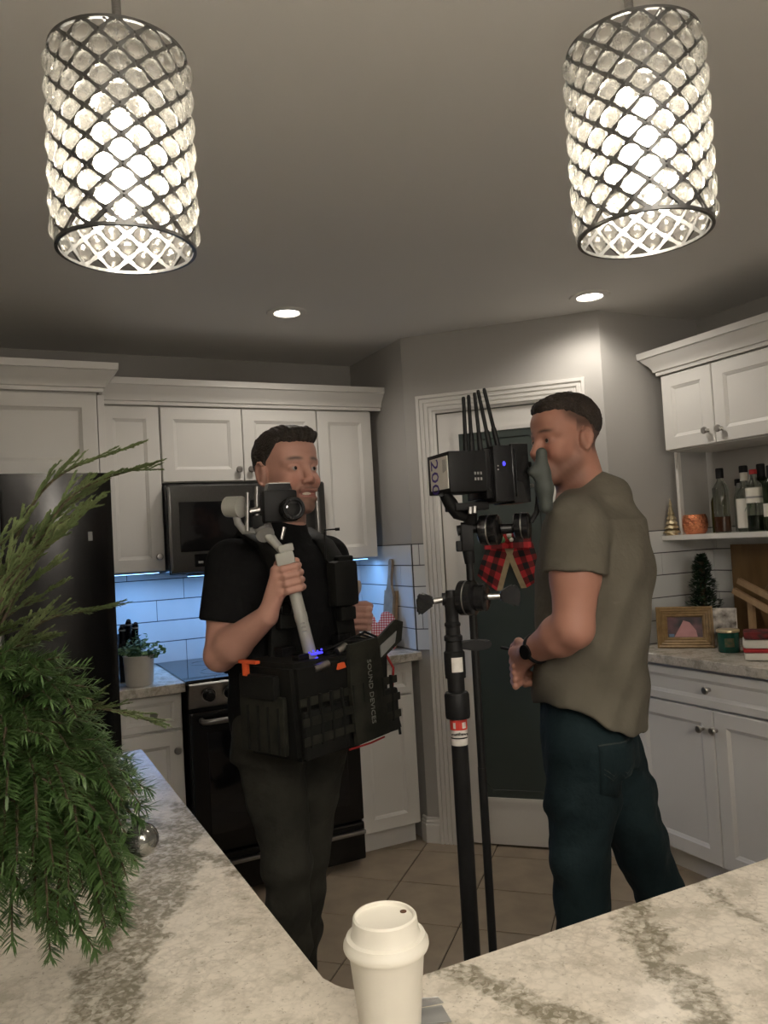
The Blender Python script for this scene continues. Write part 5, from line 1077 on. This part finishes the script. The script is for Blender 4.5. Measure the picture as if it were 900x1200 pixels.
B().lathe([(0, SZH(791)), (.0215, SZH(791)), (.0215, SZH(765)), (.018, SZH(763)), (.0165, SZH(752)), (.019, SZH(751)), (.019, SZH(746)), (.015, SZH(744)), (.0145, SZH(735)), (.0165, SZH(734)), (.0165, SZH(731)), (.0135, SZH(729)), (.0135, SZH(712)), (.016, SZH(708)), (.018, SZH(700)), (.012, SZH(696)), (.010, SZH(692)), (0, SZH(692))], 24).make('riser_collar', 'black', cs_, 40)
hz = SZH(702)
drum(cs_, Vector((0, 0, hz))+RHV*.035, RHV-FHV*.55, .036, .034); drum(cs_, Vector((0, 0, hz))+RHV*.062-FHV*.008, RHV-FHV*.55, .028, .022, 'grip_disc', False)
wing(cs_, Vector((0, 0, hz))-RHV*.012, Vector((0, 0, hz-.008))-RHV*.072); wing(cs_, Vector((0, 0, hz))+RHV*.072, Vector((0, 0, hz))+RHV*.142)
B().cyl(Vector((0, 0, hz))-RHV*.018, Vector((0, 0, hz))+RHV*.03, .013, None, 16).make('clamp_jaw', 'black', cs_, 40)
q = B().prism([(0, -.008), (.03, -.014), (.058, -.011), (.066, 0), (.058, .008), (.03, .010), (0, .008)], -.007, .007); bmesh.ops.bevel(q.bm, geom=q.bm.edges[:], offset=.003, segments=2, affect='EDGES')
q.xf(frame(Vector((0, 0, SZH(757)))+RHV*.014, RHV, UZ, -FHV)).make('lever', 'black', cs_, 40)
def wrap(t, r, z0, z1, m, name, a0=-62, a1=62):  # sticker curved round the column, facing the room
    b = B(); v = -FHV; n = 10
    P = [math.radians(a0+(a1-a0)*k/n) for k in range(n+1)]
    for p, q in zip(P, P[1:]):
        c = [v*math.cos(x)*r+RHV*math.sin(x)*r for x in (p, q)]; b.sheet([c[0]+UZ*z0, c[1]+UZ*z0, c[1]+UZ*z1, c[0]+UZ*z1])
    return b.make(name, m, t, 60)
stw = mat('sticker_white', (.62, .59, .55), .5, noise=(60, (.50, .47, .43), 3)); strd = mat('sticker_red', (.60, .045, .03), .5, noise=(50, (.5, .035, .025), 2))
sk = wrap(cs_, .0176, SZH(873), SZH(842), stw, 'sticker', -80, 80); wrap(sk, .0179, SZH(855), SZH(843), strd, 'red_band', -80, 80)
wrap(sk, .0181, SZH(853), SZH(846), stw, 'white_mark', -42, -24); wrap(sk, .0181, SZH(853), SZH(846), stw, 'white_mark', 20, 50); wrap(sk, .0179, SZH(865), SZH(863.5), 'black', 'black_line', -70, 70)
text_part('matthews', .0085, frame(Vector((0, 0, SZH(859)))-FHV*.0184, RHV, UZ, -FHV), 'black', sk, 'lettering', .0002, .0002)
wrap(cs_, .0222, SZH(787), SZH(770), stw, 'paper_label', -22, 42)
b2 = Vector((W(566, 920, 1.74).x, W(566, 920, 1.74).y, 0)); DM2 = 1.74
def MZ(py): return W(556, py, DM2).z
ms = thing('monitor_stand', 'slim black stand carrying the wireless monitor on its clamp', 'stand', b2)
B().cyl((0, 0, .04), (0, 0, MZ(640)), .0088, None, 16).make('pole', 'blackmetal', ms, 40); B().cyl((0, 0, .04), (0, 0, MZ(900)), .0095, None, 16).make('lower_pole', 'blackmetal', ms, 40); tripod(ms, .40, .01)
def mw_(px, py, dep=DM2): return W(px, py, dep)-b2
B().tube([mw_(551, 660), mw_(548, 640), mw_(547, 612)], [.012, .014, .014], 14).make('spigot', 'black', ms, 50)
B().box((-.014, -.016, -.03), (.014, .016, .03), .005).xf(frame(mw_(547, 630), RHV, FHV, UZ)).make('clamp_body', 'black', ms, 40)
B().cyl(mw_(536, 622), mw_(560, 618), .012, None, 14).make('clamp_axle', 'black', ms, 40); B().box((-.012, -.012, -.012), (.012, .012, .012), .003).xf(frame(mw_(541, 640), RHV, FHV, UZ)).make('clamp_foot', 'black', ms)
drum(ms, mw_(574, 621), RHV-FHV*.45, .034, .044); B().cyl(mw_(586, 620), mw_(602, 619), .012, .011, 16).make('axle', 'blackgloss', ms, 40)
drum(ms, mw_(612, 616), RHV-FHV*.35, .029, .034); B().tube([mw_(622, 612), mw_(629, 600), mw_(631, 578)], .006, 8).make('cable', 'black', ms, 60)
# ------------------------------------------------------------------ wireless monitor with receiver and antennas
mo = thing('monitor_rig', 'black wireless video monitor with five antennas and marked battery', 'monitor', W(560, 600, DM2))
def mp(b, name, m, smooth=False, parent=None):
    o = b.make(name, m, parent or mo, smooth); o.matrix_parent_inverse = Matrix.Translation(mo.location).inverted() if not parent else Matrix.Identity(4); return o
fm, lm_ = facing(20); fm = Vector(fm); lm_ = Vector(lm_)           # broad side of the rig turned a little to the right
MO = W(527, 557, 1.66); mf = frame(MO, lm_, -fm, UZ)              # local x along the broad side, y away, z up; origin at its near left edge
def mbox(lo, hi, name, m, bev=.003, par=None): return mp(B().box(lo, hi, bev).xf(mf), name, m, 40, par)
mbox((0, 0, -.036), (.088, .115, .052), 'battery', 'black'); mbox((.088, .005, -.052), (.105, .10, .056), 'battery_plate', 'blackgloss', .002)
mbox((.105, -.004, -.060), (.150, .10, .062), 'receiver', 'black'); mbox((.150, -.002, -.064), (.192, .095, .066), 'monitor_body', 'blackgloss'); mbox((.155, -.006, -.05), (.158, -.002, .055), 'seam', 'black', .001)
lbm = frame(MO, -fm, lm_, UZ)                                     # left end face: x away, outward -lm
lp = mp(B().box((.006, -.0015, -.027), (.098, .0, .043)).xf(lbm), 'label', mat('silver_label', (.74, .72, .66), .45, noise=(40, (.68, .66, .60), 2)))
text_part('200', .054, frame(MO+(-fm)*.074+UZ*.002-lm_*.0022, UZ*-1.0, fm*1.0, -lm_) @ RZ(0), mat('purple_ink', (.06, .03, .26), .5, noise=(30, (.05, .025, .22), 1)), lp, 'marker_writing', .0002, 0)
for k in range(5): 
    B().box((.012+.004*k, -.0022, .012-.001*k), (.013+.004*k, -.0014, .036), 0).xf(lbm).make('fine_print', 'grey', lp)
for k in range(3):
    for j in range(2): mbox((.058+k*.007, -.001, -.012+j*.012), (.062+k*.007, .0005, -.006+j*.012), 'indicator', 'ledblue' if False else 'grey', .0003)
mp(B().sphere(mf @ Vector((.129, -.004, .022)), .0040, 10, (1, .4, 1.3)), 'blue_led', 'ledblue'); mbox((.112, -.006, .008), (.115, -.003, .011), 'screw', 'silver', .0005); mbox((.112, -.006, .016), (.115, -.003, .019), 'screw', 'silver', .0005)
for (bx_, by_, tx, ty) in ((546, 527, 543, 465), (553, 526, 549, 463), (563, 526, 556, 460), (574, 524, 560, 457), (583, 521, 567, 455)):
    a_, c_ = W(bx_, by_, 1.73), W(tx, ty, 1.73); d_ = (c_-a_)
    mp(B().tube([a_-d_*.05, a_+d_*.28, a_+d_*.30, a_+d_*.97, c_], [.0062, .0058, .0045, .0042, .003], 10), 'antenna', 'black', 50)
mbox((.02, .02, -.075), (.10, .08, -.058), 'quick_plate', 'black'); mp(B().tube([W(520, 578, 1.69), W(528, 590, 1.70), W(536, 602, 1.71), W(545, 606, 1.72)], [.012, .016, .014, .010], 10), 'arm', 'black', 50)
mp(B().cyl(W(551, 594, 1.69), W(551, 602, 1.69), .0048, None, 8), 'plug', 'silver'); mp(B().cyl(W(556, 593, 1.69), W(556, 601, 1.69), .0048, None, 8), 'plug', 'silver')
mp(B().tube([W(552, 600, 1.72), W(552, 612, 1.73)], .014, 12), 'swivel', 'black', 40)
c = V3(W(632, 562, 1.72)); F = Field(c-.14, c+.14, .0036, [(c[2]+.14, .0036)])
F.chain([V3(W(634.5, 531, 1.72)), V3(W(634.5, 548, 1.72)), V3(W(638, 572, 1.72)), V3(W(639.5, 594, 1.72))], [.0125, .0135, .0185, .0155], .012)
F.chain([V3(W(635, 556, 1.72)), V3(W(624, 553, 1.715))], [.017, .011], .014)
me, co = F.mesh('hand_grip'); o = link('hand_grip', me, mat('rubber_grey', (.055, .064, .058), .6, bump=(200, .2, .002)), mo); o.matrix_parent_inverse = Matrix.Translation(mo.location).inverted()
mbox((.19, .02, -.03), (.215, .05, -.022), 'grip_bracket', 'silver', .002); mbox((.19, .02, .015), (.212, .05, .028), 'grip_bracket', 'black', .002)
# ------------------------------------------------------------------ pendant lamps
PR, PH, NC, NR = .0880, .260, 13, 14
def lattice_mesh():
    b = B(); dz = PH/NR; n2 = 2*NC
    def pt(c, r, rad=PR): a = 2*PI*c/n2; return Vector((rad*math.cos(a), rad*math.sin(a), r*dz))
    bm = b.bm; hw = .0027; ht = .0018
    for r in range(NR):
        for c in range(n2):
            if (c+r) % 2: continue
            for s in (1, -1):
                p, q = pt(c, r), pt(c+s, r+1); m = (p+q)/2; o = Vector((m.x, m.y, 0)).normalized(); m = m+o*.0006; d = (q-p).normalized(); w = d.cross(o)
                R = []
                for x in (p, m, q):
                    oo = Vector((x.x, x.y, 0)).normalized(); k = hw*(1.25 if x is not m else .85); R.append([bm.verts.new(x+w*k*a+oo*ht*e) for a, e in ((-1, -1), (1, -1), (1, 1), (-1, 1))])
                for A_, B__ in zip(R, R[1:]):
                    for k in range(4): bm.faces.new((A_[k], A_[(k+1) % 4], B__[(k+1) % 4], B__[k]))
    for z in (0, PH): b.lathe([(PR-.0025, z-.002), (PR+.0022, z-.002), (PR+.0022, z+.002), (PR-.0025, z+.002), (PR-.0025, z-.002)], 52)
    for r in range(1, NR):
        for c in range(n2):
            if (c+r) % 2 == 0:
                for e in (-.0028, .0028): bmesh.ops.create_icosphere(bm, subdivisions=1, radius=.0019, matrix=T(*(pt(c, r, PR+.0024)+Vector((0, 0, e)))))
    for k in range(3):
        a = k*2*PI/3; b.tube([(0, 0, PH-.004), (PR*math.cos(a), PR*math.sin(a), PH-.002)], .0022, 6)
    bmesh.ops.recalc_face_normals(bm, faces=bm.faces[:]); me = bpy.data.meshes.new('lattice'); bm.to_mesh(me); bm.free(); me.materials.append(mat('gunmetal_lattice', (.19, .19, .185), .32, .85, noise=(40, (.15, .15, .145), 2))); return me
def crystal_mesh():
    bm = bmesh.new(); bmesh.ops.create_uvsphere(bm, u_segments=12, v_segments=8, radius=1, matrix=RY(PI/2)); bmesh.ops.scale(bm, vec=(.0085, .0138, .0136), verts=bm.verts[:])
    me = bpy.data.meshes.new('crystal'); bm.to_mesh(me); bm.free(); me.materials.append(M['crystal']); return me
LM, CMH = lattice_mesh(), crystal_mesh()
def pendant(c, label):
    zb = c.z-PH/2; t = thing('pendant_lamp', label, 'pendant lamp', (c.x, c.y, zb), rng.uniform(0, .2), 'crystal pendant lamps')
    sd_ = link('shade', LM, None, t); dz = PH/NR
    for r in range(NR-1):
        for k in range(2*NC):
            if (k+r) % 2: continue
            a = 2*PI*k/(2*NC); o = link('crystal', CMH, None, sd_); o.location = (PR*math.cos(a), PR*math.sin(a), (r+1)*dz); o.rotation_euler = (0, 0, a)
    B().cyl((0, 0, PH-.005), (0, 0, ZC-zb-.02), .0062, None, 14).make('rod', 'steel', t, 40); B().lathe([(0, ZC-zb), (.062, ZC-zb), (.062, ZC-zb-.012), (.05, ZC-zb-.024), (.012, ZC-zb-.028), (0, ZC-zb-.028)], 28).make('canopy', 'steel', t, 40)
    B().cyl((0, 0, PH-.075), (0, 0, PH-.004), .017, .015, 18).make('socket', 'steel', t, 40)
    bl = B().lathe([(0, .060), (.012, .061), (.024, .070), (.030, .086), (.0295, .100), (.024, .118), (.015, .138), (.0135, .150), (.0135, PH-.075), (0, PH-.075)], 24).make('bulb', 'bulb', t, 60)
    return t
pendant(W(144, 181, 1.05), 'crystal lattice pendant lamp hanging over the island beside the evergreen branches')
pendant(W(748, 166, 1.085), 'crystal lattice pendant lamp hanging over the island wing towards the bar cabinets')
# ------------------------------------------------------------------ evergreen arrangement
GV = W(-120, 1010, .98); gv = thing('evergreen_arrangement', 'bushy vase of fir and cedar branches standing on island worktop', 'greenery', (GV.x, GV.y, .9155))
B().lathe([(0, 0), (.07, 0), (.078, .01), (.085, .10), (.07, .17), (.066, .18), (.060, .178), (.062, .16), (.07, .1), (0, .03)], 28).make('vase', 'ceramic', gv, 40)
GO = Vector((GV.x, GV.y, .9155))
def smooth_path(P, n):
    out = []; P = [Vector(p) for p in P]; Q = [P[0]*2-P[1]]+P+[P[-1]*2-P[-2]]
    for i in range(1, len(Q)-2):
        for k in range(n):
            t = k/n; a, b, c, d = Q[i-1], Q[i], Q[i+1], Q[i+2]; out.append(.5*((2*b)+(c-a)*t+(2*a-5*b+4*c-d)*t*t+(3*b-a-3*c+d)*t**3))
    out.append(P[-1]); return out
def needles(bm, path, start, dens, ln, lean, droop=0.0, wid=.0013, flat=.5):
    L_ = len(path)
    for i in range(L_-1):
        a, b = path[i], path[i+1]; t0 = i/(L_-1)
        if t0 < start: continue
        d = (b-a); seg = d.length; d.normalize(); x = d.cross(UZ); x = x.normalized() if x.length > .01 else Vector((1, 0, 0)); y = x.cross(d)
        for k in range(max(1, int(seg*dens))):
            p = a+(b-a)*rng.uniform(0, 1); an = rng.uniform(0, 2*PI); r = x*math.cos(an)+y*math.sin(an)*flat; r.normalize(); tt = t0+(1-t0)*.0
            v = (r*(1-lean)+d*lean).normalized(); v.z -= droop; v.normalize(); l = ln*rng.uniform(.75, 1.15)*(1-.35*t0); s = v.cross(UZ); s = (s.normalized() if s.length > .01 else x)*wid; u = v.cross(s).normalized()*wid*.6
            m = p+v*l*.55+UZ*l*.03; e = p+v*l
            V = [bm.verts.new(q) for q in (p-s*.5, p+s*.5, m+s, m-s, e, m+u, p+u)]
            bm.faces.new((V[0], V[1], V[5])); bm.faces.new((V[1], V[2], V[5])); bm.faces.new((V[0], V[5], V[3])); bm.faces.new((V[2], V[4], V[5])); bm.faces.new((V[3], V[5], V[4])); bm.faces.new((V[0], V[3], V[2], V[1])); bm.faces.new((V[3], V[4], V[2]))
def fir(tip, mid, side=6, ln=.031, dens=1250, sub=.10, rootoff=(0, 0, .17)):
    root = GO+Vector(rootoff); P = smooth_path([root, root*.45+mid*.55+UZ*.02, mid, tip], 7); br = bpy.data.objects.new('tmp', None)
    bm = bmesh.new(); tw = B(); n = len(P); tw.tube(P, [.0034*(1-i/n)+.0010 for i in range(n)], 5)
    needles(bm, P, .30, dens, ln, .45)
    for k in range(side):
        i = int(n*(.38+.52*k/side)); p = P[i]; d = (P[min(i+1, n-1)]-P[i-1]).normalized(); s = d.cross(UZ).normalized()*(1 if k % 2 else -1); l = sub*rng.uniform(.7, 1.2)*(1-.45*k/side)
        q = [p, p+(d*.7+s*.65-UZ*.05)*l*.5, p+(d*.8+s*.75-UZ*.25)*l]; q = smooth_path(q, 4); tw.tube(q, [.0017*(1-j/len(q))+.0007 for j in range(len(q))], 4); needles(bm, q, .05, dens, ln*.9, .45)
    o = tw.make('fir_branch', 'twig', gv); me = bpy.data.meshes.new('needles'); bm.to_mesh(me); bm.free(); c = link('needles', me, 'needle', o); c['kind'] = 'stuff'
    o.matrix_parent_inverse = Matrix.Translation(gv.location).inverted()
def cedar(tip, mid, twigs=16, ln=.06, rootoff=(0, 0, .17)):
    root = GO+Vector(rootoff); P = smooth_path([root, root*.4+mid*.6+UZ*.015, mid, tip], 8); n = len(P); tw = B(); tw.tube(P, [.0030*(1-i/n)+.0008 for i in range(n)], 5); bm = bmesh.new(); needles(bm, P, .45, 900, .010, .82, 0, .0013)
    for k in range(twigs):
        i = int(n*(.36+.60*k/twigs)); p = P[i]; d = (P[min(i+1, n-1)]-P[i-1]).normalized(); s = d.cross(UZ).normalized()*(1 if k % 2 else -1)*rng.uniform(.25, .7)+UZ*rng.uniform(-.35, .35); l = ln*rng.uniform(.6, 1.25)*(1-.5*k/twigs)
        q = smooth_path([p, p+(d*.85+s*.5)*l*.5, p+(d+s*.6)*l], 4); tw.tube(q, .0007, 4); needles(bm, q, 0, 1500, .0085, .8, 0, .0013)
        for j in (3, 5):
            if j < len(q)-1:
                e = q[j]; w = smooth_path([e, e+(d*.9-s*.5+UZ*rng.uniform(-.3, .3))*l*.28, e+(d-s*.4)*l*.5], 3); needles(bm, w, 0, 1500, .0075, .8, 0, .0012)
    o = tw.make('cedar_branch', 'twig', gv); me = bpy.data.meshes.new('sprays'); bm.to_mesh(me); bm.free(); c = link('sprays', me, 'cedar', o); c['kind'] = 'stuff'; o.matrix_parent_inverse = Matrix.Translation(gv.location).inverted()
# (tip pixel, mid pixel) with distances
for (tx, ty, td, mx_, my, md) in ((163, 519, .98, 50, 575, .98), (181, 542, .95, 75, 590, .96), (120, 562, .99, 30, 640, .99), (113, 585, .93, 30, 650, .95), (104, 595, .97, 20, 680, .97), (88, 608, .92, 10, 690, .95), (66, 623, .9, 0, 690, .95),
                                  (127, 711, .96, 40, 735, .97), (62, 660, .93, 0, 720, .96), (60, 690, .98, -10, 740, .98), (50, 640, .95, -20, 700, .97), (40, 720, .92, -20, 760, .96), (60, 745, .95, 0, 770, .96), (185, 846, .93, 95, 832, .95), (35, 600, .96, -30, 680, .97)):
    cedar(W(tx, ty, td), W(mx_, my, md))
for (tx, ty, td, mx_, my, md) in ((150, 905, .97, 60, 880, .96), (175, 925, 1.0, 90, 890, .98), (165, 960, .97, 80, 910, .96), (160, 1010, .96, 90, 930, .95), (150, 1060, .95, 90, 950, .94), (125, 1100, .95, 80, 970, .94), (60, 1125, .93, 40, 990, .92), (95, 1080, .90, 50, 970, .91),
                                  (15, 1105, .92, 5, 990, .92), (110, 1030, .90, 50, 940, .91), (70, 1000, .88, 20, 930, .90), (120, 960, .90, 50, 890, .91), (95, 860, .95, 30, 850, .95), (60, 830, .92, 0, 840, .94), (100, 910, .90, 30, 880, .91), (40, 900, .88, -20, 890, .92), (25, 1040, .89, -20, 960, .91),
                                  (80, 790, .96, 10, 800, .96), (30, 790, .93, -30, 820, .95), (45, 960, .87, -20, 920, .90), (130, 1000, 1.0, 60, 930, .98), (130, 880, .99, 60, 850, .98), (20, 850, .90, -40, 870, .93), (140, 1085, .98, 100, 970, .97), (70, 770, .93, 0, 790, .94), (110, 820, .94, 40, 810, .95), (15, 760, .95, -40, 790, .95), (50, 860, .86, -20, 850, .90), (85, 940, .86, 10, 890, .89)):
    fir(W(tx, ty, td), W(mx_, my, md))
ob = thing('glass_ornament', 'clear silver glass ball ornament hanging among fir needles', 'ornament', W(166, 984, .985))
sg = mat('mercury_glass', (.30, .30, .28), .12, .75, noise=(70, (.16, .16, .15), 3)); B().sphere((0, 0, 0), .021, 24).make('ball', sg, ob, 80); B().cyl((0, 0, .019), (0, 0, .028), .006, .005, 12).make('cap', 'silver', ob, 40); B().tube([(0, 0, .028), (-.012, .0, .05), (-.03, 0, .065)], .0008, 4).make('thread', 'silver', ob)
